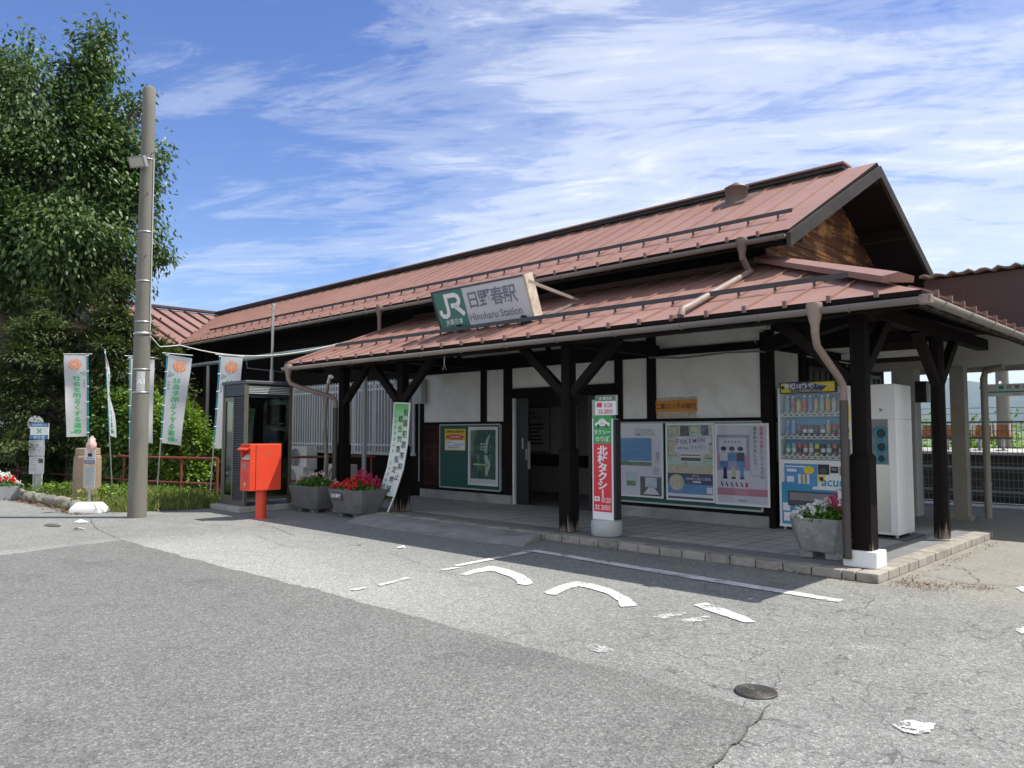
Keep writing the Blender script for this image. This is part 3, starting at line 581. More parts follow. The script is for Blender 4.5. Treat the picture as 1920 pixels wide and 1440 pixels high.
g = MB(); g.lathe([(.185, 0), (.185, .27), (.205, .275), (.205, .295), (.01, .40)], (-6.26, 11.95, 5.30), 24); g.hexa([(-6.58, 11.70, 5.225), (-5.98, 11.70, 5.225), (-5.98, 12.25, 5.51), (-6.58, 12.25, 5.51)], [(-6.58, 11.70, 5.265), (-5.98, 11.70, 5.265), (-5.98, 12.25, 5.55), (-6.58, 12.25, 5.55)], 0); g.build('roof_vent', 'pipeb', roof)
g = MB(); yb = 9.98; zb = uz(yb) + .10
g.box(-22.2, -4.42, yb - .004, yb + .004, zb - .026, zb + .024, 0); g.box(-22.2, -4.42, yb, yb + .045, zb + .024, zb + .03, 0)
for k in range(41):
    x = -4.62 - k * .44
    if x > -22.2: g.box(x - .012, x + .012, yb - .012, yb + .012, uz(yb) + .03, zb - .02, 0)
g.build('snow_guard', 'snow', roof)
g = MB()                                                    # barge boards and purlin ends
for (ya, za), (yb_, zb_) in (((9.30, 3.90), (12.66, 5.60)), ((12.66, 5.60), (16.0, 3.87))):
    g.hexa([(-4.20, ya, za - .13), (-4.145, ya, za - .13), (-4.145, ya, za + .05), (-4.20, ya, za + .05)], [(-4.20, yb_, zb_ - .13), (-4.145, yb_, zb_ - .13), (-4.145, yb_, zb_ + .05), (-4.20, yb_, zb_ + .05)], 0)
g.build('barge_board', 'barge', roof)
g = MB()
for y in (9.75, 11.1, 14.0, 15.3): g.box(-4.95, -4.21, y - .06, y + .06, ztop(y) - .28, ztop(y) - .12)
g.box(-4.95, -4.21, 12.58, 12.74, 5.36, 5.56)
for x in np.arange(-5.4, -22, -.45): g.beam((x, 9.42, uz(9.42) - .10), (x, 10.40, uz(10.40) - .10), .06, .08)
g.box(-22.6, -4.3, 9.40, 9.43, 3.86, 3.97); g.build('rafter', 'timber', roof)
g = MB(); g.tube([(-4.97, 10.5, 3.95), (-4.97, 11.2, 3.9), (-4.96, 11.7, 3.86), (-4.96, 12.05, 3.72), (-4.96, 12.1, 3.55)], .012, 0, 6); g.build('gable_cable', 'greyp', ST)
# porch roof -----------------------------------------------------------------
def pz(y): return 2.70 + (y - 7.35) * .383
def sz(x): return 2.70 + (-2.1 - x) * .3935
g = MB()
slab(g, [(-13.0, 7.35, 2.70), (-2.1, 7.35, 2.70), (-5.0, 10.33, 3.841), (-5.0, 10.36, 3.853), (-13.0, 10.36, 3.853)], .045, 0, 1)
slab(g, [(-2.1, 7.35, 2.70), (-2.1, 13.6, 2.70), (-5.0, 13.6, 3.841), (-5.0, 10.33, 3.841)], .045, 0, 1)
x = -2.475
while x > -12.95:
    ye = min(10.30, 7.35 + (-2.1 - x) * 1.0276 - .16)
    if ye > 7.6: g.beam((x, 7.33, pz(7.33) + .012), (x, ye, pz(ye) + .012), .018, .034, 0)
    g.box(x - .019, x + .019, 7.318, 7.35, pz(7.33) - .022, pz(7.33) + .046, 3); x -= .436
y = 7.75
while y < 13.5:
    xe = max(-4.98, -2.1 - (y - 7.35) / 1.0276 + .16) if y < 10.33 else -4.98
    g.beam((-2.08, y, sz(-2.08) + .014), (xe, y, sz(xe) + .014), .02, .036, 0); g.box(-2.1, -2.068, y - .019, y + .019, 2.67, 2.745, 3); y += .436
g.box(-13.06, -12.94, 7.34, 7.36, 2.66, 2.74, 2); g.beam((-12.97, 7.36, 2.73), (-12.97, 10.33, 3.86), .10, .03, 0)
porch = g.build('porch_roof', ['roof', 'timber', 'roofd', 'seamend'], ST)
g = MB(); h0, h1 = Vector((-5.0, 10.33, 3.90)), Vector((-2.38, 7.64, 2.87)); d = (h1 - h0).normalized(); r = d.cross(Vector((0, 0, 1))).normalized(); u = r.cross(d)
prof = [(-.15, -.03), (.15, -.03), (.15, .03), (0, .07), (-.15, .03)]
g.hexa([h0 + r * a + u * b for a, b in prof], [h1 + r * a + u * b for a, b in prof]); g.build('hip_cap', 'roof', porch)
g = MB(); g.box(-13.0, -5.02, 10.30, 10.355, 3.845, 3.93); g.build('wall_flashing', 'roofd', porch)
g = MB(); yb = 8.06; zb = pz(yb) + .09
g.box(-12.5, -3.0, yb - .004, yb + .004, zb - .03, zb + .024); g.box(-12.5, -3.0, yb, yb + .04, zb + .022, zb + .028)
for k in range(25):
    x = -2.911 - k * .436
    if -12.5 < x < -3.0: g.box(x - .012, x + .012, yb - .012, yb + .012, pz(yb) + .02, zb - .02)
g.build('snow_guard', 'snow', porch)
g = MB(); g.box(-12.98, -2.13, 7.39, 7.42, 2.55, 2.655); g.box(-2.16, -2.13, 7.42, 13.5, 2.55, 2.655); g.box(-12.98, -12.94, 7.42, 8.1, 2.56, 2.66); g.build('fascia', 'timber', porch)
g = MB()
for x in np.arange(-12.8, -5.0, .45): g.beam((x, 7.44, pz(7.44) - .085), (x, 10.3, pz(10.3) - .085), .05, .07)
for x in np.arange(-4.9, -2.4, .45):
    ye = 7.35 + (-2.1 - x) * 1.0276 - .1; g.beam((x, 7.44, pz(7.44) - .085), (x, ye, pz(ye) - .085), .05, .07)
for y in np.arange(8.0, 13.4, .45):
    xe = max(-4.95, -2.1 - (y - 7.35) / 1.0276 + .1); g.beam((-2.2, y, sz(-2.2) - .085), (xe, y, sz(xe) - .085), .05, .07)
g.beam((-4.98, 10.31, 3.74), (-2.3, 7.55, 2.66), .10, .12); g.build('rafter', 'timber', porch)
# gutters: half-round troughs
def gutter(parent, p0, p1, r=.052, name='gutter'):
    g = MB(); p0, p1 = Vector(p0), Vector(p1); d = (p1 - p0).normalized(); s_ = d.cross(Vector((0, 0, 1))).normalized(); n = 9
    arc = [(-math.cos(math.pi * k / (n - 1)), -math.sin(math.pi * k / (n - 1))) for k in range(n)]
    vs = [p + s_ * (a * rr) + Vector((0, 0, b * rr * 1.15)) for p in (p0, p1) for rr in (r, r - .006) for a, b in arc]
    fs = []
    for k in range(n - 1): fs += [(k, k + 1, 2 * n + k + 1, 2 * n + k), (n + k, 3 * n + k, 3 * n + k + 1, n + k + 1)]
    fs += [(0, 2 * n, 3 * n, n), (n - 1, 2 * n - 1, 4 * n - 1, 3 * n - 1), tuple(range(n)), tuple(range(2 * n, 3 * n))[::-1]]
    g.add(vs, fs, 0, True)
    L = (p1 - p0).length; k = .45
    while k < L:
        c = p0 + d * k; g.tube([c + s_ * (a * (r + .006)) + Vector((0, 0, b * (r + .006) * 1.15)) for a, b in arc], .005, 0, 5); g.add([c + s_ * ss * r + Vector((dx, dy, dz)) for ss in (-1,) for dx in (-.012, .012) for dy in (-.008, .008) for dz in (0, .012)], [(0, 1, 3, 2), (4, 6, 7, 5), (0, 4, 5, 1), (2, 3, 7, 6), (1, 5, 7, 3)], 1); k += .9
    return g.build(name, ['gut', 'white'], parent)
gutter(porch, (-13.06, 7.30, 2.625), (-2.05, 7.30, 2.625)); gutter(porch, (-2.05, 7.25, 2.622), (-2.05, 13.6, 2.622)); gutter(roof, (-22.8, 9.33, 3.95), (-4.22, 9.33, 3.95), .05)
g = MB(); g.tube([(-2.05, 7.30, 2.64), (-2.05, 7.30, 2.56)], .058, 0, 12); g.build('gutter_corner', 'pipel', porch)
def funnel(g, x, y, zt, m=0): g.lathe([(.07, 0), (.08, -.03), (.072, -.10), (.042, -.22), (.038, -.30)], (x, y, zt), 14, m)
g = MB(); funnel(g, -3.03, 7.29, 2.68, 0); g.tube([(-3.03, 7.29, 2.42), (-3.03, 7.30, 2.34), (-3.05, 7.38, 2.27), (-3.03, 7.86, 1.98), (-3.03, 7.94, 1.92), (-3.03, 7.95, 1.84), (-3.03, 7.95, 1.72)], .037, 0, 12); g.tube([(-3.03, 7.95, 1.76), (-3.03, 7.95, .17)], .042, 1, 12)
for z in (1.45, .85, .35): g.tube([(-3.03, 7.95, z - .012), (-3.03, 7.95, z + .012)], .047, 1, 12)
g.build('downpipe', ['pipel', 'piped'], porch)
g = MB(); funnel(g, -12.86, 7.29, 2.68, 0); g.tube([(-12.86, 7.29, 2.42), (-12.84, 7.32, 2.33), (-12.74, 7.45, 2.26), (-12.40, 7.95, 2.08), (-12.36, 7.99, 2.0), (-12.36, 7.99, 1.85)], .042, 0, 12); g.tube([(-12.36, 7.99, 1.88), (-12.36, 7.99, .15)], .047, 1, 12); g.build('downpipe', ['pipel', 'piped'], porch)
g = MB(); funnel(g, -4.82, 9.32, 4.0, 0); g.tube([(-4.82, 9.32, 3.75), (-4.80, 9.40, 3.62), (-4.78, 9.45, 3.57)], .042, 0, 12); g.tube([(-4.78, 9.47, 3.565), (-4.55, 7.52, 2.84), (-4.55, 7.40, 2.80), (-4.55, 7.36, 2.72)], .042, 1, 12); g.build('downpipe', ['pipeb', 'pipel'], roof)
g = MB(); funnel(g, -12.85, 9.32, 4.0, 0); g.tube([(-12.85, 9.32, 3.75), (-12.85, 9.33, 3.48)], .04, 0, 12); g.build('downpipe', 'pipeb', roof)
# porch posts, beams, braces
POSTS = [(-2.92, 8.12), (-6.81, 8.12), (-10.55, 8.16), (-12.33, 8.16)]
for i, (x, y) in enumerate(POSTS):
    g = MB(); g.box(x - .075, x + .075, y - .075, y + .075, .12, 2.64); s_ = .1
    g.hexa([(x - s_, y - s_, FZ + (.14 if i == 0 else .0)), (x + s_, y - s_, FZ + (.14 if i == 0 else .0)), (x + s_, y + s_, FZ + (.14 if i == 0 else .0)), (x - s_, y + s_, FZ + (.14 if i == 0 else .0))], [(x - s_, y - s_, 1.19), (x + s_, y - s_, 1.19), (x + s_, y + s_, 1.19), (x - s_, y + s_, 1.19)])
    g.hexa([(x - s_, y - s_, 1.19), (x + s_, y - s_, 1.19), (x + s_, y + s_, 1.19), (x - s_, y + s_, 1.19)], [(x - .077, y - .077, 1.225), (x + .077, y - .077, 1.225), (x + .077, y + .077, 1.225), (x - .077, y + .077, 1.225)])
    g.build('post', 'post', ST, bevel=.008)
g = MB(); a = .075
oc = lambda z, s: [(-2.92 + s * cx, 10.75 + s * cy, z) for cx, cy in ((-1, -.45), (-.45, -1), (.45, -1), (1, -.45), (1, .45), (.45, 1), (-.45, 1), (-1, .45))]
g.hexa(oc(FZ, .088), oc(1.0, .078)); g.hexa(oc(1.0, .078), oc(2.64, .078)); g.build('post', 'post', ST)
g = MB(); g.box(-3.09, -2.76, 7.98, 8.27, FZ - .003, .255); g.build('pedestal', X_['white'], ST, bevel=.012)
g = MB(); g.box(-3.03, -2.81, 10.64, 10.86, FZ - .003, .105); g.build('post_foot', 'conc', ST)
g = MB(); g.box(-12.75, -2.7, 8.05, 8.20, 2.64, 2.81); g.build('eave_beam', 'timberx', ST)
g = MB(); g.box(-2.99, -2.85, 7.75, 13.08, 2.645, 2.80); g.build('eave_beam', 'timber', ST)
for x in (-6.81, -10.55, -12.33):
    g = MB(); g.box(x - .065, x + .065, 8.2, 10.27, 2.62, 2.79); g.build('tie_beam', 'timber', ST)
g = MB(); g.beam((-2.95, 8.15, 2.66), (-4.96, 10.30, 2.66), .13, .18); g.build('tie_beam', 'timber', ST)
g = MB(); g.box(-4.96, -2.99, 10.69, 10.81, 2.60, 2.76); g.build('tie_beam', 'timber', ST)
def brace(p0, p1): g = MB(); g.beam(p0, p1, .095, .12); g.build('brace', 'brace', ST)
for x, sides in ((-2.92, (-1,)), (-6.81, (-1, 1)), (-10.55, (-1, 1)), (-12.33, (1,))):
    for s_ in sides: brace((x + s_ * .075, 8.12, 1.96), (x + s_ * .86, 8.12, 2.66))
for y, s_ in ((8.12, 1), (10.75, -1), (10.75, 1)): brace((-2.92, y + s_ * .07, 2.05), (-2.92, y + s_ * .80, 2.66))
# entrance: opened sliding door and glazed door
g = MB(); g.box(-10.06, -9.71, 10.42, 10.46, FZ, 2.06); d_ = g.build('sliding_door', 'black', ST)
g = MB(); g.box(-9.86, -9.83, 10.405, 10.42, 1.12, 1.32, 0); g.box(-9.76, -9.735, 10.40, 10.42, .92, 1.12, 0); g.box(-9.705, -9.695, 10.40, 10.46, .75, 1.25, 1); g.build('door_handle', ['steel', 'cream'], d_)
g = MB()
for x0, x1, z0, z1 in ((-8.30, -8.24, FZ, 2.06), (-7.73, -7.67, FZ, 2.06), (-8.24, -7.73, 1.98, 2.06), (-8.24, -7.73, FZ, .2), (-8.24, -7.73, 1.42, 1.46), (-8.24, -7.73, .72, .78)): g.box(x0, x1, 10.42, 10.46, z0, z1)
d_ = g.build('glazed_door', 'black', ST); g = MB(); g.box(-8.24, -7.73, 10.435, 10.445, .2, 1.98); g.build('pane', 'wglass', d_)
g = MB()
for z in (.55, .66, .90): g.box(-8.5, -7.75, 11.6, 11.64, z, z + .05)
g.box(-8.5, -8.44, 11.58, 11.62, FZ, 1.0); g.build('inner_barrier', 'cream', ST)
g = MB(); g.box(-12.75, -11.3, 12.95, 13.0, .93, 2.02, 1); g.box(-12.6, -11.42, 12.93, 12.95, .99, 1.97, 0); g.box(-11.38, -10.6, 12.94, 12.95, .95, 1.99, 0); g.box(-12.8, -10.0, 12.97, 13.0, .66, .92, 2)
fn = front(-12.0, 12.925, 0)
for i, s in enumerate(('中央本線', '自動改札のお知らせ')): g.text(s, lambda x, y, i=i: (-12.0 + x, 12.925, 1.86 - i * .11 + y), .085, 2, .012)
for i in range(6): g.box(-12.45, -11.55 - random.random() * .2, 12.922, 12.93, 1.58 - i * .085, 1.61 - i * .085, 2)
g.build('inside_notice', ['offw', 'mgrey', 'black'], ST)
# left side: wing with its own roof
g = MB(); g.box(-31.6, -23.5, 7.2, 15.0, 0, 4.0, 0); g.box(-23.5, -23.46, 7.2, 10.4, 2.5, 4.0, 1); g.build('wing_wall', ['brownwall', 'plankd'], ST)
g = MB(); ur = uz(12.66)
slab(g, [(-22.8, 6.5, 4.02), (-22.8, 9.38, 4.02), (-27.5, 12.66, ur), (-27.5, 6.5, ur)], .05, 0, 1); slab(g, [(-27.5, 6.5, ur), (-27.5, 15.95, ur), (-32.2, 15.95, 4.02), (-32.2, 6.5, 4.02)], .05, 0, 1)
for y in np.arange(6.7, 12.3, .52):
    xs = -22.78 if y < 9.38 else -22.8 - (y - 9.38) * 1.433
    g.beam((xs, y, 4.02 + (-22.8 - xs) * .361 + .02), (-27.4, y, ur + .0), .045, .07, 2)
g.beam((-27.5, 6.5, ur + .08), (-27.5, 12.8, ur + .08), .34, .07, 2); g.build('wing_roof', ['roof', 'timber', 'roofd'], ST)
g = MB()
for k in range(4): g.box(-23.44, -23.42, 8.2 + k * .2, 8.23 + k * .2, 1.25, 1.95)
g.box(-23.45, -23.43, 8.1, 8.95, 1.2, 1.25); g.box(-23.45, -23.43, 8.1, 8.95, 1.95, 2.0); g.build('wing_window_bars', 'greyp', ST)
# barred window row on the dark wall
g = MB()
for x0, x1 in ((-17.9, -15.25), (-15.15, -12.92)):
    for k in range(int((x1 - x0) / .112) + 1): g.box(x0 + k * .112, x0 + k * .112 + .022, 10.17, 10.19, .92, 2.58)
    for z in (1.12, 2.36): g.box(x0 - .02, x1 + .02, 10.19, 10.21, z, z + .04)
w = g.build('window_grille', 'grill', ST)
g = MB(); g.box(-17.9, -12.95, 10.33, 10.355, .98, 2.5); g.build('window_pane', 'mgrey', ST)
g = MB()
for x in (-17.93, -17.0, -16.1, -15.2, -14.4, -13.6, -12.98): g.box(x, x + .05, 10.30, 10.34, .95, 2.55)
g.box(-17.95, -12.9, 10.30, 10.34, 2.5, 2.56); g.box(-17.95, -12.9, 10.30, 10.34, .92, .98); g.build('window_frame', 'grill', ST)

# ================================================================== THINGS ON AND AROUND THE STATION
# --- name board over the porch roof
o = Vector((-9.58, 8.2, 3.12)); v = Vector((0, -.351, .936)); u = Vector((1, 0, 0)); nn = Vector((0, -.936, -.351)); SW, SH = 2.04, .60
T = thing('station_sign', 'wide tilted name board with green emblem panel and grey lettering, standing on the porch roof', 'sign', o)
def sf(e): return lambda x, y: tuple(o + u * x + v * y + nn * e)
f0 = sf(0); back = -nn * .13
g = MB(); g.prism([f0(0, 0), f0(SW, 0), f0(SW, SH), f0(0, SH)], back, 0)
f1 = sf(.003); f2 = sf(.006); g.rect(.0, .70, .0, SH, f1, 1); g.rect(.70, SW - .02, .0, SH, f1, 0)
jr = [(.10, .30), (.105, .235), (.14, .20), (.21, .19), (.265, .215), (.285, .27), (.285, .515), (.50, .515), (.565, .485), (.585, .43), (.56, .375), (.50, .35), (.37, .35)]
g.stroke(jr, .072, f2, 2); g.stroke([(.455, .335), (.525, .29), (.64, .185)], .08, f2, 2)
g.text('JR東日本', lambda x, y: f2(.36 + x, .09 + y), .105, 2, .01)
for i, ch in enumerate('日野春駅'): g.text(ch, lambda x, y, i=i: f2(.90 + i * .265 + x, .385 + y), .285, 3, .018)
g.text('Hinoharu Station', lambda x, y: f2(1.30 + x, .125 + y), .165, 3, .01)
g.build('sign_panel', ['jrw', 'jr', 'white', 'slate'], T)
g = MB()
def edge(x0, x1, y0, y1): P = [f0(x0, y0), f0(x1, y0), f0(x1, y1), f0(x0, y1)]; g.prism([Vector(p) + nn * .012 for p in P], back - nn * .024, 0)
edge(-.03, 0, -.02, SH + .02); edge(0, SW, SH, SH + .022); edge(0, SW, -.022, 0); g.build('sign_frame', ['snow'], T)
g = MB(); P = [f0(SW, -.02), f0(SW + .035, -.02), f0(SW + .035, SH + .02), f0(SW, SH + .02)]; g.prism([Vector(p) + nn * .01 for p in P], back - nn * .05, 0); g.build('side_cover', 'cream', T)
for x in (-9.1, -7.68): g = MB(); g.box(x - .02, x + .02, 8.1, 8.3, pz(8.1) + .0, 3.14); g.build('foot', 'black', T)
for x in (-9.4, -7.52): g = MB(); g.beam((x, 8.06, 3.62), (x - .02, 9.25, pz(9.25) + .05), .035, .045); g.beam((x, 8.28, 3.08), (x - .02, 9.2, pz(9.2) + .04), .03, .03); g.build('strut', 'gut', T)

# --- notice boards on the front wall
def board(x0, x1, z0, z1, y, label):
    t = thing('notice_board', label, 'notice board', ((x0 + x1) / 2, y, z0))
    g = MB(); g.box(x0, x1, y - .02, y + .03, z0, z1); g.build('board_panel', 'board', t)
    g = MB()
    for a in ((x0 - .02, x1 + .02, z1, z1 + .025), (x0 - .02, x1 + .02, z0 - .025, z0), (x0 - .02, x0, z0, z1), (x1, x1 + .02, z0, z1)): g.box(a[0], a[1], y - .035, y + .03, a[2], a[3])
    g.build('board_frame', 'greyp', t); return t
board(-12.06, -10.34, .33, 1.56, 10.325, 'green notice board with a yellow notice, on the wall left of the entrance')
board(-7.55, -5.10, .33, 1.57, 10.325, 'wide green notice board behind three framed posters, right of the entrance')
def framed(x0, x1, z0, z1, y, label, draw, group=None):
    t = thing('framed_poster', label, 'poster', ((x0 + x1) / 2, y, z0), group)
    g = MB(); b = .03
    for a in ((x0, x1, z1 - b, z1), (x0, x1, z0, z0 + b), (x0, x0 + b, z0 + b, z1 - b), (x1 - b, x1, z0 + b, z1 - b)): g.box(a[0], a[1], y - .028, y, a[2], a[3])
    g.build('frame', 'white', t, bevel=.006)
    g = MB(); g.box(x0 + b, x1 - b, y - .012, y - .002, z0 + b, z1 - b, 0); mats = draw(g, lambda x, z: (x0 + b + x * (x1 - x0 - 2 * b), y - .0145, z0 + b + z * (z1 - z0 - 2 * b)), x1 - x0 - 2 * b, z1 - z0 - 2 * b)
    g.build('poster_sheet', mats, t)
    g = MB(); vs = []; nx, nz = 6, 8
    for i in range(nz + 1):
        for j in range(nx + 1): vs.append((x0 + b + (x1 - x0 - 2 * b) * j / nx, y - .0215 + random.uniform(-.0035, .0035), z0 + b + (z1 - z0 - 2 * b) * i / nz))
    g.add(vs, [(i * (nx + 1) + j, i * (nx + 1) + j + 1, (i + 1) * (nx + 1) + j + 1, (i + 1) * (nx + 1) + j) for i in range(nz) for j in range(nx)], 0, True); g.build('clear_cover', 'cover', t); return t
def up(f, e): return lambda x, z: (lambda p: (p[0], p[1] - e, p[2]))(f(x, z))
def nf(f, W, H, cx, cz, e=.002): # metric drawing about a point given in poster fractions
    return lambda x, y: (lambda p: (p[0], p[1] - e, p[2]))(f(cx + x / W, cz + y / H))
def d1(g, f, W, H):
    g.rect(0, .76, .42, .82, f, 1); g.rect(0, .76, .42, .475, up(f, .001), 2); g.rect(.2, .76, .475, .49, up(f, .001), 0)
    g.rect(.12, .40, .12, .33, f, 3); g.rect(.14, .36, .13, .20, up(f, .001), 2); g.rect(.48, 1.0, .0, .27, f, 4); g.rect(.60, .88, .12, .26, up(f, .001), 3); g.poly([up(f, .001)(*p) for p in ((.55, .02), (.95, .02), (.80, .13), (.70, .13))], 0)
    for i, s in enumerate(('TOHOKU', 'EMOTION')): g.text(s, nf(f, W, H, .60, .925 - i * .055), .085, 5, .002, sx=1.0)
    for i in range(9): g.rect(.80, .80 + .1 + .07 * (i % 3) / 2, .40 - i * .012, .404 - i * .012, f, 5)
    for i in range(5): g.rect(.86 + i * .018, .868 + i * .018, .47 + (i % 2) * .05, .62, f, 5)
    return ['dimp', 'blue', 'grassp', 'lblue', 'dgrey', 'mgrey']
def d2(g, f, W, H):
    g.rect(0, 1, .33, 1, f, 1)
    for i, (x, z, w, h, m) in enumerate(((.02, .84, .2, .14, 2), (.3, .86, .18, .12, 6), (.52, .9, .2, .08, 2), (.76, .88, .14, .11, 3), (.02, .58, .17, .2, 2), (.86, .56, .13, .18, 2), (.80, .76, .18, .1, 7))):
        g.rect(x - .01, x + w + .01, z - .008, z + h + .008, f, 0); g.rect(x, x + w, z, z + h, up(f, .001), m)
    g.rect(.16, .92, .62, .84, up(f, .0012), 7); g.rect(.28, .76, .50, .64, up(f, .0016), 0); g.rect(.30, .74, .515, .60, up(f, .002), 6); g.rect(.30, .74, .56, .585, up(f, .0024), 0)
    g.rect(.0, 1, .34, .46, up(f, .001), 2)                                         # plain pale band where the poster's figures stand
    g.rect(0, 1, .20, .345, up(f, .001), 3); g.rect(0, 1, .07, .20, f, 4); g.rect(0, 1, .0, .03, up(f, .001), 3); g.rect(0, 1, .03, .07, f, 0); g.disc((.2, .22), .17, up(f, .002), 2, 20, .11)
    g.rect(.86, .98, .09, .17, up(f, .001), 0)
    g.text('P', nf(f, W, H, .22, .775, .003), .13, 5, .015)
    for i, ch in enumerate('OKEMON'): g.text(ch, nf(f, W, H, .335 + i * .092, .775 + .006 * i - .004 * (i % 2), .003), .085, 3, .012)
    g.text('with You', nf(f, W, H, .34, .69, .003), .055, 3, .006); g.text('ト', nf(f, W, H, .57, .70, .003), .085, 4, .015); g.text('レイン', nf(f, W, H, .74, .705, .003), .068, 3, .01)
    g.text('運行日', nf(f, W, H, .62, .315, .003), .04, 0, .004); g.text('中央線 小淵沢-日野春', nf(f, W, H, .68, .275, .003), .045, 0, .004); g.rect(.56, .74, .225, .245, up(f, .002), 0)
    return ['paper', 'mint', 'skin', 'navy', 'blue', 'sred', 'dgrey', 'dimp']
def d3(g, f, W, H):
    g.rect(.0, .66, .42, .88, f, 1); g.rect(.04, .60, .46, .84, up(f, .001), 2); g.rect(.02, .62, .45, .62, up(f, .0015), 3); g.rect(0, 1, .10, .19, f, 3); g.rect(.12, .5, .70, .78, up(f, .0018), 0)
    for cx, body in ((.14, 0), (.31, 4), (.48, 5)):                                  # three seated passengers, drawn flat
        g.disc((cx, .685), .055, up(f, .002), 6, 14, .035); g.disc((cx, .70), .06, up(f, .0024), 5, 14, .028)
        g.rect(cx - .08, cx + .08, .53, .65, up(f, .002), body); g.rect(cx - .08, cx + .09, .46, .54, up(f, .0024), 4 if body != 4 else 1)
        g.rect(cx - .01, cx + .06, .33, .47, up(f, .002), 5 if body == 0 else (4 if body == 5 else 6)); g.rect(cx - .02, cx + .07, .31, .335, up(f, .0026), 7)
    for i in range(5): g.stroke([(.08 + i * .1, .27), (.10 + i * .1, .235), (.12 + i * .1, .215)], .022, up(f, .002), 7)
    g.rect(.57, .62, .21, .27, up(f, .002), 8)
    for i in range(5): g.stroke([(.17 + i * .07, .80), (.19 + i * .07, .775)], .016, up(f, .0025), 7)
    g.vtext('配慮を必要', nf(f, W, H, .90, .955), .058, .062, 8, .004); g.vtext('としている方に', nf(f, W, H, .90, .955 - .31 / H), .058, .062, 7, .003)
    g.vtext('席をゆずりましょう。', nf(f, W, H, .77, .955), .058, .062, 7, .003); g.stroke([(.66, .55), (.70, .36), (.98, .35)], .008, up(f, .002), 1)
    g.text('JR東日本', nf(f, W, H, .5, .04), .035, 7, .002)
    return ['dimp', 'lilac', 'dimp', 'pink', 'blue', 'navy', 'skin', 'ink', 'sred']
def d4(g, f, W, H):
    g.rect(.04, .96, .09, .97, f, 1); r = random.Random(4)
    for i in range(46):
        x, z = r.uniform(.05, .9), r.uniform(.12, .93); a, b = r.uniform(.03, .10), r.uniform(.02, .06)
        g.disc((min(max(x, .04 + a), .96 - a), min(max(z, .09 + b), .97 - b)), a, up(f, .0004 + i * .00003), r.choice((1, 2, 3, 3, 2)), 9, b)
    e = up(f, .002); g.poly([e(*p) for p in ((.66, .84), (.76, .90), (.72, .80), (.68, .70), (.66, .55), (.57, .55), (.58, .68), (.61, .78))], 4); g.poly([e(*p) for p in ((.54, .52), (.66, .52), (.78, .36), (.66, .14), (.58, .20), (.60, .36))], 4); g.rect(.15, .70, .335, .36, e, 4)
    for i in range(3):
        for j in range(2): g.rect(.42 + j * .09, .48 + j * .09, .60 + i * .05, .635 + i * .05, e, 4)
    return ['paper', 'forest', 'forest', 'grassp', 'mint']
framed(-7.53, -6.69, .40, 1.57, 10.275, 'framed poster with a large blue photo and small pictures, leftmost of three', d1, 'framed posters right of the entrance')
framed(-6.64, -5.80, .39, 1.57, 10.275, 'framed green and navy poster with cartoon lettering and photo snapshots', d2, 'framed posters right of the entrance')
framed(-5.79, -4.95, .38, 1.56, 10.270, 'framed pale pink seat manners poster with passengers and vertical writing, overhanging its board', d3, 'framed posters right of the entrance')
framed(-11.19, -10.37, .40, 1.53, 10.295, 'framed poster of a waterfall among trees, on the green board left of the entrance', d4)
T = thing('notice', 'yellow and white parking notice with a red oval pinned to green board', 'notice', (-11.6, 10.30, 1.05))
g = MB(); f = lambda x, z: (-11.92 + x, 10.297, 1.06 + z)
g.box(-11.92, -11.30, 10.3, 10.304, 1.06, 1.49, 0); g.rect(.02, .6, .015, .20, f, 1); g.disc((.31, .27), .27, up(f, .001), 2, 24, .052)
g.text('日野春駅 月極駐車場', lambda x, y: up(f, .002)(.31 + x, .375 + y), .056, 3, .012); g.text('ご契約者募集中', lambda x, y: up(f, .002)(.31 + x, .27 + y), .052, 1, .006)
for i, (a, b) in enumerate(((.05, .22), (.28, .56), (.08, .48), (.1, .44))): g.rect(a, b, .155 - i * .035, .165 - i * .035, up(f, .002), 4)
g.rect(.44, .56, .215, .222, up(f, .002), 3); g.build('notice_sheet', ['yellow', 'paper', 'sred', 'ink', 'slate'], T)
T = thing('wall_plate', 'orange plate with black lettering over stained paper on the plaster wall', 'sign', (-6.5, 10.33, 1.66))
g = MB(); f = lambda x, z: (-6.87 + x, 10.333, 1.75 + z); g.box(-6.87, -6.14, 10.336, 10.355, 1.75, 1.925, 0)
g.text('二重ロックの励行', lambda x, y: f(.365 + x, .085 + y), .092, 1, .012); g.build('plate', ['orange', 'ink'], T)
g = MB(); g.poly([(-6.88, 10.352, 1.655), (-6.15, 10.352, 1.655), (-6.14, 10.352, 1.98), (-6.27, 10.352, 1.975), (-6.30, 10.352, 1.94), (-6.36, 10.352, 1.975), (-6.88, 10.352, 1.975)]); g.build('backing_sheet', 'cream', T)
g = MB(); g.box(-12.78, -12.55, 10.19, 10.31, 2.02, 2.55); g.box(-12.74, -12.59, 10.18, 10.19, 2.3, 2.45); g.tube([(-12.70, 10.26, 2.02), (-12.70, 10.26, 1.3), (-12.72, 10.28, .4)], .012, 0, 6)
tag(g.build('meter_box', 'greyp', base=(-12.66, 10.3, 2.02)), 'pale grey meter box high at the left end of the plaster wall', 'meter box')
g = MB(); g.box(-5.16, -5.02, 10.20, 10.31, 2.86, 2.98); g.tube([(-5.1, 10.25, 2.86), (-5.13, 10.24, 2.74), (-5.1, 10.22, 2.70)], .008, 0, 6); g.box(-5.05, -4.86, 10.05, 10.19, 2.87, 2.97)
tag(g.build('security_camera', 'offw', base=(-5.1, 10.3, 2.9)), 'small white camera box under the eaves at the building corner', 'camera')
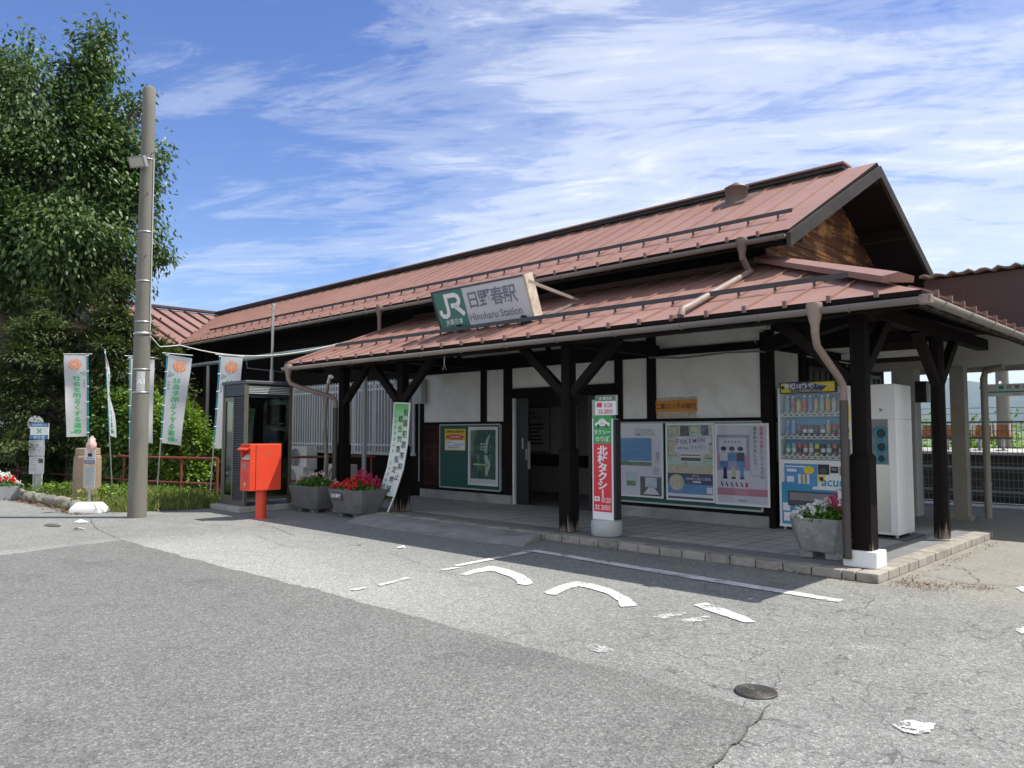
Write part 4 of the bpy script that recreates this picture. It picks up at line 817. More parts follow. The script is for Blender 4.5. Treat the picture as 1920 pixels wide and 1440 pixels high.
g = MB(); g.tube([(-6.95, 10.28, 2.62), (-6.4, 10.30, 2.57), (-5.6, 10.30, 2.60), (-5.05, 10.29, 2.58), (-4.93, 10.4, 2.56)], .012, 0, 6); tag(g.build('wall_cable', 'mgrey', base=(-6, 10.3, 2.6)), 'thin grey cable running along the dark rail over the plaster', 'cable')
g = MB(); g.box(-4.4, -3.2, 11.5, 11.66, 2.50, 2.58); g.build; tag(g.build('strip_lamp', 'white', base=(-3.8, 11.6, 2.5)), 'white strip lamp under the porch roof above the bin', 'lamp')
g = MB(); g.tube([(-8.7, 7.5, 2.62), (-8.7, 7.5, 2.44)], .008, 0, 6); g.tube([(-8.74, 7.5, 2.36), (-8.7, 7.5, 2.44), (-8.66, 7.5, 2.36)], .006, 0, 6); tag(g.build('hook', 'steel', base=(-8.7, 7.5, 2.4)), 'small wire hook hanging from the porch eaves by the middle post', 'hook')

# --- taxi rank sign
T = thing('taxi_sign', 'upright red, green and white taxi rank sign on a round grey concrete foot', 'sign', (-6.18, 8.1, FZ))
g = MB(); g.lathe([(.185, 0), (.205, .02), (.205, .17), (.195, .20), (.17, .212), (.0, .215)], (-6.18, 8.13, FZ), 28); g.build('foot', 'greyp', T)
g = MB(); f = lambda x, z: (-6.345 + x, 8.047, .31 + z); g.box(-6.345, -6.005, 8.05, 8.16, .30, 1.61, 0); g.rect(.02, .315, .09, .975, f, 1); g.rect(.02, .315, .975, 1.34, f, 2)
g.box(-6.325, -6.03, 8.06, 8.15, 1.61, 1.655, 2); e = up(f, .002)
g.poly([e(*p) for p in ((.05, 1.205), (.29, 1.205), (.285, 1.245), (.235, 1.26), (.205, 1.295), (.13, 1.295), (.10, 1.26), (.055, 1.245))], 0); e3 = up(f, .003)
g.disc((.105, 1.205), .024, e3, 4); g.disc((.235, 1.205), .024, e3, 4); g.rect(.135, .165, 1.262, 1.285, e3, 3); g.rect(.175, .20, 1.262, 1.285, e3, 3); g.rect(.155, .18, 1.295, 1.31, e, 3)
g.text('TAXI', lambda x, y: e3(.17 + x, 1.235 + y), .035, 1, .01)
g.text('タクシー', lambda x, y: e(.168 + x, 1.125 + y), .07, 0, .015); g.text('のりば', lambda x, y: e(.168 + x, 1.035 + y), .075, 0, .015)
g.vtext('北杜タクシー', lambda x, y: e(.168 + x, .885 + y), .128, .112, 0, .035, sx=1.3)
g.rect(.035, .12, .225, .285, e, 0); g.text('0120', lambda x, y: e(.225 + x, .245 + y), .085, 0, .012, sx=.9); g.text('32 2055', lambda x, y: e(.168 + x, .15 + y), .085, 0, .012, sx=.92); g.disc((.078, .255), .022, e3, 1, 12, .012)
g.build('sign_panel', ['white', 'sred', 'sgreen', 'lblue', 'dgrey'], T)
g = MB(); g.box(-6.004, -5.965, 8.05, 8.16, .31, 1.60); g.build('side_strip', 'black', T)
g = MB(); f = lambda x, z: (-6.30 + x, 8.057, 1.655 + z); g.box(-6.30, -5.965, 8.06, 8.10, 1.657, 1.915, 0); g.rect(0, .335, .185, .258, f, 1); e = up(f, .002)
g.text('JR 東日本', lambda x, y: e(.17 + x, .218 + y), .05, 0, .006); g.rect(.03, .11, .105, .165, e, 2); g.text('0120', lambda x, y: e(.215 + x, .13 + y), .075, 2, .006, sx=.9); g.text('32-2055', lambda x, y: e(.17 + x, .05 + y), .078, 2, .006, sx=.92); g.build('top_panel', ['paper', 'olive', 'sred'], T)

# --- leaning signboard by the left post
T = thing('leaning_sign', 'bent green and white signboard with black vertical writing, leaning on a porch post', 'sign', (-10.5, 7.9, FZ))
ts = np.array([0, .42, .7, 1.0, 1.22]); xr = np.array([-10.20, -10.185, -10.25, -10.42, -10.56]); zr = np.array([1.91, 1.25, .81, .36, FZ])
def lf(e=0.0): return lambda s, t: (float(np.interp(t, ts, xr)) - .42 * (1 - s), 8.035 - .14 * t - e, float(np.interp(t, ts, zr)) + .02 * (1 - s))
f = lf(); g = MB(); n = 14
for i in range(n):
    a, b = i / n, (i + 1) / n
    g.add([f(0, a), f(1, a), f(1, b), f(0, b)], [(3, 2, 1, 0)], 0 if i else 1); q = lf(-.012)
    g.add([q(0, a), q(1, a), q(1, b), q(0, b)], [(0, 1, 2, 3)], 0)
X_['signgrad'], t_, p_ = newmat('sign_green_fade')
tcn = nd(t_, 'ShaderNodeTexCoord'); sp = nd(t_, 'ShaderNodeSeparateXYZ'); lk(t_, tcn.outputs['Object'], sp.inputs[0])
lk(t_, ramp(t_, mth(t_, 'DIVIDE', sp.outputs[2], 1.9), [(.12, (.45, .68, .62)), (.3, (.70, .73, .71)), (.58, (.68, .74, .68)), (.80, (.38, .62, .36)), (.94, (.10, .42, .10))]), p_.inputs['Base Color'])
e = lf(.004); LH = 1.55
def lt(cx, t0): return lambda x, y: e(cx + x / .42, t0 - y / LH)
g.vtext('街頭犯罪等抑止', lt(.80, .10), .125, .178, 2, .010); g.vtext('総合対策指定地域', lt(.50, .17), .125, .168, 2, .010); g.vtext('山梨県警察本部・北杜警察署', lt(.17, .14), .062, .098, 3, .004)
g.build('board_face', ['signgrad', 'signgrad', 'ink', 'bgreen'], T)
g = MB(); q = lf(-.006); g.tube([q(1.0, t) for t in (0, .2, .42, .55, .7, .85, 1.0, 1.22)], .016, 0, 8); g.tube([q(0, t) for t in (0, .2, .42, .55, .7, .85, 1.0)], .012, 0, 8); g.tube([q(0, 0), q(1, 0)], .013, 0, 8); g.tube([q(0, 1), q(1, 1)], .013, 0, 8); g.build('frame_pole', 'white', T)

# --- drinks vending machine
VX0, VX1, VY = -4.86, -3.86, 10.36
T = thing('vending_machine', 'white and blue drinks vending machine with three shelves of bottles and cans', 'vending machine', (-4.36, VY, FZ))
g = MB()
g.box(VX0, VX0 + .035, VY, VY + .68, .14, 2.05, 0); g.box(VX1 - .115, VX1, VY, VY + .68, .14, 2.05, 0); g.box(VX0 + .035, VX1 - .115, VY, VY + .68, 1.96, 2.05, 0); g.box(VX0 + .035, VX1 - .115, VY, VY + .68, .14, 1.055, 0); g.box(VX0 + .035, VX1 - .115, VY + .17, VY + .68, 1.055, 1.96, 1)
g.box(VX0, VX1, VY - .012, VY + .1, .13, .17, 0)
for x in (VX0 + .05, VX1 - .05): g.lathe([(.02, 0), (.02, .05)], (x, VY + .05, FZ), 10, 2); g.lathe([(.02, 0), (.02, .05)], (x, VY + .6, FZ), 10, 2)
g.build('cabinet', ['white', 'teal', 'steel'], T)
f = lambda x, z: (VX0 + x, VY - .003, z); g = MB()
g.poly([f(*p) for p in ((.035, .17), (.035, .73), (.12, .79), (.52, .79), (.46, .66), (.80, .66), (.80, .17))], 0); e = up(f, .003)
g.text('acure', lambda x, y: e(.79 + x + y * .18, .775 + y), .17, 0, .012); g.text('with drink', lambda x, y: e(.87 + x, .68 + y), .04, 1, 0); g.build('front_print', ['teal', 'mgrey'], T)
g = MB(); g.box(VX0 + .08, VX0 + .54, VY - .012, VY, .70, 1.0, 0); f2_ = lambda x, z: (VX0 + x, VY - .015, z)
g.rect(.10, .40, .955, .97, f2_, 1); g.disc((.43, .92), .075, f2_, 2, 18, .055); g.rect(.12, .26, .89, .93, f2_, 3)
for i, (x, m) in enumerate(((.28, 3), (.34, 2), (.40, 3))): g.rect(x, x + .035, .73, .86, f2_, m)
g.rect(.12, .22, .75, .83, f2_, 3); g.build('advert_panel', ['blue', 'paper', 'yellow', 'dimp'], T, bevel=.008)
g = MB(); g.box(VX0 + .12, VX0 + .80, VY - .006, VY + .02, .42, .63, 0); g.box(VX0 + .15, VX0 + .78, VY - .012, VY, .50, .605, 1); g.build('delivery_flap', ['dgrey', 'mgrey'], T, bevel=.005)
g = MB(); g.box(VX0 + .555, VX0 + .70, VY - .014, VY, .865, 1.0, 0); g.disc((.627, .915), .05, lambda x, z: (VX0 + x, VY - .017, z), 1, 20, .04); g.box(VX0 + .72, VX0 + .82, VY - .012, VY, .89, .975, 0); g.box(VX0 + .735, VX0 + .805, VY - .016, VY, .925, .955, 2); g.box(VX0 + .84, VX0 + .985, VY - .01, VY, .86, .98, 2); g.build('payment_panel', ['black', 'dgrey', 'mgrey'], T)
f3_ = lambda x, z: (VX0 + x, VY - .006, z)
def sticker(x0, x1, z0, z1, draw):
    g = MB(); g.box(VX0 + x0, VX0 + x1, VY - .004, VY, z0, z1, 0); draw(g); g.build('yellow_sticker', ['yellow', 'black', 'paper'], T)
sticker(.55, .64, .76, .85, lambda g: g.disc((.595, .805), .028, f3_, 1))
sticker(.905, .985, 1.56, 1.80, lambda g: (g.rect(.915, .96, 1.62, 1.74, f3_, 2), g.rect(.92, .97, 1.76, 1.78, f3_, 1)))
sticker(.905, .985, 1.38, 1.49, lambda g: g.rect(.93, .97, 1.41, 1.45, f3_, 1))
g = MB(); g.box(VX0 + .90, VX0 + .99, VY - .01, VY, 1.08, 1.34, 0); g.box(VX0 + .915, VX0 + .975, VY - .014, VY, 1.25, 1.31, 1); g.box(VX0 + .92, VX0 + .97, VY - .014, VY, 1.11, 1.17, 2); g.build('coin_slot', ['mgrey', 'black', 'yellow'], T)
g = MB(); g.box(VX0 + .06, VX0 + .185, VY - .005, VY, .21, .33, 0); g.box(VX0 + .05, VX0 + .15, VY - .005, VY, .35, .46, 0); g.build('paper_label', 'paper', T)
g = MB(); hx0 = VX0 + .06; g.box(hx0, hx0 + .78, VY - .05, VY + .06, 1.965, 2.125, 0); f = lambda x, z: (hx0 + x, VY - .053, 1.965 + z); g.rect(.02, .76, .015, .145, f, 1); e = up(f, .002)
g.poly([e(*p) for p in ((.09, .145), (.16, .02), (.58, .02), (.66, .09), (.40, .145))], 2); e = up(f, .004); g.text('最短10秒で', lambda x, y: e(.27 + x, .098 + y), .085, 3, .03); g.text('キャンペーン', lambda x, y: e(.56 + x, .10 + y), .055, 3, .015); g.text('アキュアの会員登録で当たる', lambda x, y: e(.36 + x, .038 + y), .032, 3, .004); g.disc((.05, .085), .026, e, 2); g.build('header_sign', ['black', 'yellow', 'navy', 'paper'], T)
g = MB()
for z in (1.645, 1.335, 1.065):
    g.box(VX0 + .035, VX1 - .115, VY + .012, VY + .17, z, z + .012, 0); g.box(VX0 + .035, VX1 - .115, VY + .008, VY + .03, z + .012, z + .045, 0)
    for k in range(10): x = VX0 + .075 + k * .081; g.hexa([(x, VY + .004, z + .012), (x + .062, VY + .004, z + .012), (x + .062, VY + .03, z + .012), (x, VY + .03, z + .012)], [(x + .02, VY + .012, z + .075), (x + .042, VY + .012, z + .075), (x + .042, VY + .03, z + .075), (x + .02, VY + .03, z + .075)], 0); g.box(x + .012, x + .05, VY + .002, VY + .01, z + .016, z + .032, 1)
g.build('shelf', ['offw', 'dgrey'], T)
cols = {}
def cm(c):
    if c not in cols: cols[c] = M('drink_print', c, .3, var=.1)
    return cols[c]
rows = [(1.69, .245, 'b', [(.2, .5, .75), (.5, .1, .12), (.75, .7, .15), (.55, .12, .1), (.35, .3, .6), (.62, .55, .35), (.35, .6, .45), (.85, .40, .04), (.65, .65, .62), (.6, .5, .35)]),
        (1.38, .185, 'm', [(.03, .22, .6), (.2, .4, .75), (.45, .08, .10), (.05, .05, .06), (.03, .07, .13), (.03, .03, .035), (.15, .2, .25), (.55, .40, .22), (.55, .03, .03), (.45, .04, .06)]),
        (1.11, .17, 'c', [(.1, .42, .35), (.3, .5, .42), (.55, .12, .12), (.6, .12, .08), (.45, .40, .42), (.75, .70, .03), (.03, .03, .03), (.25, .28, .25), (.6, .2, .1), (.08, .3, .18)])]
for z, h, kind, cc in rows:
    for k, c in enumerate(cc):
        x = VX0 + .106 + k * .081; y = VY + .085; hh = h * random.uniform(.92, 1.06) if kind != 'm' else h * (1.15 if k in (0, 1, 7) else .82); r = .033; g = MB()
        bottle = kind == 'b' or (kind == 'm' and k in (0, 1, 7))
        if bottle: g.lathe([(r, 0), (r, hh * .30)], (x, y, z), 12, 1); g.lathe([(r * 1.02, hh * .30), (r * 1.02, hh * .62)], (x, y, z), 12, 0); g.lathe([(r, hh * .62), (r * .9, hh * .72), (r * .42, hh * .88)], (x, y, z), 12, 1); g.lathe([(r * .45, hh * .88), (r * .45, hh)], (x, y, z), 10, 2)
        else: g.lathe([(r * .85, 0), (r, .008), (r, hh * .3)], (x, y, z), 12, 0); g.lathe([(r * 1.01, hh * .3), (r * 1.01, hh * .62)], (x, y, z), 12, 2); g.lathe([(r, hh * .62), (r, hh - .01), (r * .85, hh)], (x, y, z), 12, 0)
        lt_ = tuple(min(.85, q * .75 + .12) for q in c); g.build('drink_sample', [cm(c), cm(lt_), X_['white'] if (k * 7 + len(cc)) % 3 else X_['dgrey']], T)
g = MB(); g.box(VX0 + .035, VX1 - .115, VY + .001, VY + .003, 1.06, 1.955); g.build('display_window', glassmat('vending_glass', (.95, .97, .98), .35, .04), T)

# --- bottle recycling bin
T = thing('recycling_bin', 'tall white bottle recycling bin with three round turquoise openings and steel panel', 'bin', (-3.55, 10.4, FZ))
bx0, bx1, by0, by1 = -3.82, -3.31, 10.38, 10.99; g = MB()
g.box(bx0, bx1, by0, by1, 1.60, 2.05, 0); g.box(bx1 - .10, bx1, by0, by1, .17, 1.60, 0); g.box(bx0, bx1 - .10, by0 + .03, by1, .17, 1.60, 0); g.box(bx0, bx1, by0 - .012, by1, .135, .17, 0); g.build('cabinet', 'white', T, bevel=.008)
g = MB(); g.box(bx0, bx1 - .10, by0 + .012, by0 + .03, .17, 1.02, 0); g.box(bx0, bx1 - .10, by0 + .015, by0 + .03, 1.02, 1.60, 1); g.box(bx1 - .10, bx1 - .095, by0 - .001, by0 + .03, .17, 1.6, 0); g.build('front_panel', ['stain', 'mgrey'], T)
for z, r in ((1.42, .085), (1.245, .078), (1.095, .062)):
    g = MB(); c = (-3.50, by0 + .004, z)
    n = 24; P = lambda rr, yy: [(c[0] + rr * math.cos(2 * math.pi * k / n), yy, c[2] + rr * math.sin(2 * math.pi * k / n)) for k in range(n)]
    vs = P(r, by0 + .014) + P(r, by0 - .004) + P(r * .72, by0 - .004) + P(r * .66, by0 + .014); g.add(vs, [(i * n + k, i * n + (k + 1) % n, (i + 1) * n + (k + 1) % n, (i + 1) * n + k) for i in range(3) for k in range(n)], 0, True); g.add(P(r * .70, by0 + .0105), [tuple(range(n))], 1); g.build('opening', ['turq', 'black'], T)
g = MB(); g.disc((-3.49, 1.72), .03, lambda x, z: (x, by0 - .002, z), 0, 3); g.build('recycling_mark', 'mgrey', T)
for x in (bx0 + .05, bx1 - .04):
    for y in (by0 + .04, by1 - .06): g = MB(); g.lathe([(.022, 0), (.022, .045)], (x, y, FZ), 10); g.build('foot', 'steel', T)
g = MB(); g.box(bx0 - .02, bx1 + .10, by0 - .08, by1 + .1, FZ - .004, FZ + .012); tag(g.build('mat', 'dgrey', base=(-3.5, 10.5, FZ)), 'thin dark mat lying under the white recycling bin', 'mat')

# --- flower tubs ------------------------------------------------------------
def octa(cx, cy, w, d, z, ch): return [(cx + a * w / 2, cy + b * d / 2, z) for a, b in ((-1, -1 + ch), (-1 + ch * d / w, -1), (1 - ch * d / w, -1), (1, -1 + ch), (1, 1 - ch), (1 - ch * d / w, 1), (-1 + ch * d / w, 1), (-1, 1 - ch))]
def planter(x, y, z0, w, d, h, mat, label, plate=None, group=None):
    t = thing('planter', label, 'planter', (x, y, z0), group); g = MB()
    A = octa(x, y, w * .72, d * .72, z0 + .07, .35); B = octa(x, y, w * .88, d * .88, z0 + .07 + (h - .07) * .45, .30); C_ = octa(x, y, w, d, z0 + h, .25); D = octa(x, y, w - .09, d - .09, z0 + h, .25); E_ = octa(x, y, w - .11, d - .11, z0 + h - .06, .25)
    R = [A, B, C_, D, E_]; g.add([p for q in R for p in q], [(i * 8 + k, i * 8 + (k + 1) % 8, (i + 1) * 8 + (k + 1) % 8, (i + 1) * 8 + k) for i in range(4) for k in range(8)] + [tuple(range(8))[::-1]], 0); g.build('tub', mat, t, bevel=.012)
    g = MB(); g.poly([(p[0], p[1], p[2] + .012) for p in E_]); g.build('soil', 'soil', t)
    for sx in (-1, 1):
        for sy in (-1, 1): g = MB(); g.box(x + sx * w * .22 - .07, x + sx * w * .22 + .07, y + sy * d * .2 - .06, y + sy * d * .2 + .06, z0 - .002, z0 + .08); g.build('foot', mat, t, bevel=.01)
    if plate:
        g = MB(); yy = y - d / 2 - .012; fn = plane_fn((x - .13, yy + .012, z0 + h - .10), (1, 0, 0), (0, .12, 1)); P = [fn(*p) for p in ((-.16, -.065), (.16, -.065), (.16, .055), (-.16, .055))]; g.prism(P, (0, .05, 0), 0); fn2 = plane_fn((x - .13, yy + .006, z0 + h - .10), (1, 0, 0), (0, .12, 1)); g.text(plate, lambda a, b: fn2(a - .02, b - .005), .07, 1, .02); g.build('name_plate', ['dgrey', 'paper'], t)
    return t
planter(-12.32, 7.55, 0, .92, .62, .47, 'pot2', 'grey concrete planter of pale pink flowers, left of the one with a name plate', group='concrete planters on the forecourt')
planter(-11.05, 7.60, 0, .98, .66, .47, 'pot2', 'grey concrete planter with a white lettered name plate, filled with red flowers', '北杜高校', 'concrete planters on the forecourt')
planter(-3.44, 8.40, FZ, .62, .52, .43, 'pot', 'pale paint spattered concrete planter beside the corner porch post')
def bedding(name, label, c, w, d, h, spec, nleaf, seed, leafm='fleaf'):
    """a clump of bedding plants: leaf mound plus flower heads; spec = list of (material, count, kind, (x range), (y range), z lift)"""
    r = np.random.default_rng(seed); t = thing(name, label, 'flowers', c)
    def mound(n, s=1.0):
        a = r.uniform(0, 2 * np.pi, n); q = np.sqrt(r.uniform(0, 1, n)); return np.stack([c[0] + np.cos(a) * q * w / 2 * s, c[1] + np.sin(a) * q * d / 2 * s, c[2] + (1 - q ** 2 * .75) * h * r.uniform(.25, 1.0, n)], 1)
    P = mound(nleaf); D = r.normal(0, 1, (nleaf, 3)); D[:, 2] = np.abs(D[:, 2]) * .5 + .1; D /= np.linalg.norm(D, axis=1, keepdims=True); N = r.normal(0, .5, (nleaf, 3)); N[:, 2] += 1; N /= np.linalg.norm(N, axis=1, keepdims=True)
    g = MB(); g.leaves(P, N, D, r.uniform(.04, .075, nleaf), r.uniform(.028, .05, nleaf)); g.build('foliage', leafm, t)
    for mat, n, kind, xr_, yr_, lift in spec:
        g = MB()
        for i in range(n):
            x = c[0] + r.uniform(*xr_) * w; y = c[1] + r.uniform(*yr_) * d; q = min(1, math.hypot((x - c[0]) / (w / 2), (y - c[1]) / (d / 2))); z = c[2] + (1 - q * q * .7) * h * r.uniform(.55, 1.0) + lift
            if kind == 'head':
                k = 16; ct = np.array([x, y, z]) + r.normal(0, .018, (k, 3)); Dn = r.normal(0, 1, (k, 3)); Dn[:, 2] = np.abs(Dn[:, 2]); Dn /= np.linalg.norm(Dn, axis=1, keepdims=True); Nn = r.normal(0, 1, (k, 3)); Nn /= np.linalg.norm(Nn, axis=1, keepdims=True); g.leaves(ct, Nn, Dn, r.uniform(.025, .045, k), r.uniform(.025, .04, k))
            else:
                hh = r.uniform(.11, .19); k = 70; tt = r.uniform(0, 1, k); an = r.uniform(0, 6.283, k); rad = .030 * (1 - tt) ** .6 + .004; ct = np.stack([x + np.cos(an) * rad, y + np.sin(an) * rad, z + tt * hh], 1); Dn = np.stack([np.cos(an) * .6, np.sin(an) * .6, np.full(k, .8)], 1); Nn = np.stack([-np.cos(an), -np.sin(an), np.full(k, .8)], 1); g.leaves(ct, Nn, Dn, r.uniform(.025, .045, k), np.full(k, .014))
        g.build('blossom', mat, t)
    return t
bedding('bedding_flowers', 'pale pink flowers over light green leaves in the planter without a name plate', (-12.32, 7.55, .42), .84, .54, .22, [('fpink', 16, 'head', (-.42, .48), (-.3, .45), .07)], 900, 1)
bedding('bedding_flowers', 'red salvia and magenta celosia plumes in the planter with the name plate', (-11.05, 7.60, .42), .88, .58, .20, [('fred', 62, 'head', (-.48, .30), (-.48, .4), .03), ('fcel', 9, 'plume', (-.25, .45), (.0, .45), .02)], 700, 2)
bedding('bedding_flowers', 'white begonias and magenta plumes in the spattered planter at the corner post', (-3.44, 8.40, FZ + .37), .58, .48, .20, [('fwhite', 46, 'head', (-.5, .12), (-.5, .45), .03), ('fcel', 10, 'plume', (.10, .48), (-.2, .45), .0)], 620, 3)

# --- red post box
T = thing('post_box', 'bright orange red square post box on a single round leg', 'post box', (-11.95, 6.3, 0)); PX0, PX1, PY0, PY1, PZ0, PZ1 = -12.13, -11.80, 6.03, 6.59, .47, 1.235
g = MB(); g.box(PX0, PX1, PY0 + .10, PY1, PZ0, PZ1); g.box(PX0, PX1, PY0, PY0 + .10, PZ0, .97); g.box(PX0, PX0 + .02, PY0, PY0 + .10, .97, PZ1); g.box(PX1 - .02, PX1, PY0, PY0 + .10, .97, PZ1); g.box(PX0 + .02, PX1 - .02, PY0, PY0 + .10, PZ1 - .03, PZ1); g.build('body', 'red', T, bevel=.02)
g = MB(); g.lathe([(.088, 0), (.088, .48)], (-11.96, 6.32, 0), 24); g.lathe([(.11, 0), (.11, .012), (.09, .014)], (-11.96, 6.32, 0), 24); g.build('leg', 'red', T)
g = MB(); g.hexa([(PX0 - .005, PY0 - .06, 1.135), (PX1 + .005, PY0 - .06, 1.135), (PX1 + .005, PY0 + .02, 1.19), (PX0 - .005, PY0 + .02, 1.19)], [(PX0 - .005, PY0 - .06, 1.15), (PX1 + .005, PY0 - .06, 1.15), (PX1 + .005, PY0 + .02, 1.205), (PX0 - .005, PY0 + .02, 1.205)]); g.build('hood', 'red', T)
g = MB(); g.hexa([(PX0 + .03, PY0 + .01, .98), (PX1 - .03, PY0 + .01, .98), (PX1 - .03, PY0 + .09, 1.06), (PX0 + .03, PY0 + .09, 1.06)], [(PX0 + .03, PY0 + .01, .986), (PX1 - .03, PY0 + .01, .986), (PX1 - .03, PY0 + .09, 1.066), (PX0 + .03, PY0 + .09, 1.066)]); g.build('slot_label', 'offw', T)
g = MB(); f = lambda x, z: (PX0 + x, PY0 - .003, z); g.rect(.09, .24, .84, .92, f, 0); g.rect(.10, .22, .73, .79, f, 1); g.rect(.10, .22, .65, .70, f, 1); g.text('〒', lambda x, y: f(.165 + x, .57 + y), .08, 2, .01); g.rect(.19, .23, .85, .91, up(f, .002), 1); g.build('collection_notice', ['mgrey', 'sred', 'paper'], T)
g = MB(); g.text('POST', lambda x, y: (PX1 + .003, 6.36 + x, 1.09 + y), .045, 0, .01); g.build('side_lettering', 'mgrey', T)
g = MB(); g.box(PX1 - .002, PX1 + .004, PY0 + .105, PY0 + .109, PZ0 + .02, PZ1 - .02); g.box(PX0 + .02, PX1 - .02, PY0 - .004, PY0 + .004, .955, .962); g.lathe([(.012, 0), (.012, .006)], (PX0 + .26, PY0 - .004, .70), 10); g.build('door_joint', 'redd', T)

# --- phone booth
T = thing('phone_booth', 'bronze framed glass telephone booth with slatted louvres beside the red post box', 'phone booth', (-13.5, 7.0, 0)); bx0, bx1, by0, by1 = -13.97, -13.06, 6.57, 7.50
g = MB(); g.box(-14.12, -12.98, 6.44, 8.0, 0, .10); g.box(-14.6, -14.14, 6.7, 7.9, 0, .07); g.build('base_slab', 'conc', T, bevel=.012)
g = MB()
for x, y in ((bx0, by0), (bx1 - .055, by0), (bx0, by1 - .055), (bx1 - .055, by1 - .055)): g.box(x, x + .055, y, y + .055, .10, 2.30)
g.box(bx0 + .055, bx1 - .055, by0 + .01, by0 + .045, .10, .19); g.box(bx1 - .045, bx1 - .01, by0 + .055, by1 - .055, .20, .25); g.box(bx0 + .055, bx0 + .10, by0 + .008, by0 + .048, .19, 2.07); g.box(bx0 + .40, bx0 + .445, by0 + .006, by0 + .05, .19, 2.07); g.box(bx0 + .10, bx0 + .40, by0 + .01, by0 + .045, .19, .27); g.box(bx0 + .10, bx0 + .40, by0 + .01, by0 + .045, 1.99, 2.07)
g.build('frame', 'bronze', T)
g = MB(); g.box(bx0 - .02, bx1 + .02, by0 - .02, by1 + .02, 2.302, 2.365); g.build('roof', 'dgrey', T, bevel=.012)
g = MB(); g.box(bx0 + .055, bx1 - .055, by0 + .012, by0 + .05, 2.09, 2.30, 0); g.box(bx1 - .05, bx1 - .03, by0 + .055, by1 - .055, 2.06, 2.30, 0); g.box(bx0 + .005, bx0 + .03, by0 + .055, by1 - .055, 2.06, 2.3, 0); g.box(bx0 + .055, bx1 - .055, by1 - .04, by1 - .01, 2.06, 2.3, 0)
for k in range(5): g.hexa([(bx1 - .032, by0 + .06, 2.135 + k * .03), (bx1 - .032, by1 - .06, 2.135 + k * .03), (bx1 - .006, by1 - .06, 2.128 + k * .03), (bx1 - .006, by0 + .06, 2.128 + k * .03)], [(bx1 - .032, by0 + .06, 2.147 + k * .03), (bx1 - .032, by1 - .06, 2.147 + k * .03), (bx1 - .006, by1 - .06, 2.139 + k * .03), (bx1 - .006, by0 + .06, 2.139 + k * .03)], 1)
g.build('header_panel', ['navyp', 'greyp'], T)
g = MB(); z = .2
while z < 2.05: g.hexa([(bx0 + .46, by0 + .012, z), (bx1 - .07, by0 + .012, z), (bx1 - .07, by0 + .045, z + .022), (bx0 + .46, by0 + .045, z + .022)], [(bx0 + .46, by0 + .012, z + .012), (bx1 - .07, by0 + .012, z + .012), (bx1 - .07, by0 + .045, z + .034), (bx0 + .46, by0 + .045, z + .034)]); z += .042
g.box(bx0 + .45, bx1 - .055, by0 + .046, by0 + .05, .19, 2.07); g.build('louvre_panel', 'dgrey', T)
for q in ((bx0 + .10, bx0 + .40, by0 + .025, by0 + .031, .27, 1.99), (bx1 - .03, bx1 - .024, by0 + .055, by1 - .055, .25, 2.06), (bx0 + .02, bx0 + .026, by0 + .055, by1 - .055, .25, 2.06), (bx0 + .055, bx1 - .055, by1 - .03, by1 - .024, .25, 2.06)): g = MB(); g.box(*q); g.build('pane', 'glass', T)
g = MB(); g.box(bx0 + .05, bx1 - .12, by1 - .40, by1 - .06, .92, .95, 0); g.box(bx0 + .1, bx1 - .3, by1 - .1, by1 - .06, 1.6, 1.95, 1); g.box(bx0 + .1, bx1 - .3, by1 - .1, by1 - .06, 1.52, 1.58, 2); g.box(bx0 + .15, bx1 - .35, by1 - .1, by1 - .06, 1.05, 1.45, 3); g.build('shelf', ['dgrey', 'brownwall', 'cream', 'black'], T)
g = MB(); g.poly([(bx0 + .12, by0 + .04, 1.98), (bx0 + .36, by0 + .04, 1.98), (bx0 + .30, by0 + .04, 1.5), (bx0 + .33, by0 + .04, 1.3), (bx0 + .28, by0 + .04, 1.0), (bx0 + .14, by0 + .04, 1.0)]); g.build('torn_paper', 'cream', T)
T2 = thing('telephone', 'lime green public telephone standing on the shelf inside the phone booth', 'telephone', (-13.35, 7.25, .95)); g = MB(); g.hexa([(-13.50, 7.16, .952), (-13.18, 7.16, .952), (-13.18, 7.40, .952), (-13.50, 7.40, .952)], [(-13.50, 7.28, 1.26), (-13.18, 7.28, 1.26), (-13.18, 7.40, 1.26), (-13.50, 7.40, 1.26)]); g.build('body', 'lime', T2, bevel=.01); g = MB(); g.tube([(-13.47, 7.17, 1.0), (-13.47, 7.19, 1.1), (-13.47, 7.25, 1.22)], [.03, .02, .03], 0, 10); g.build('handset', 'dgrey', T2)

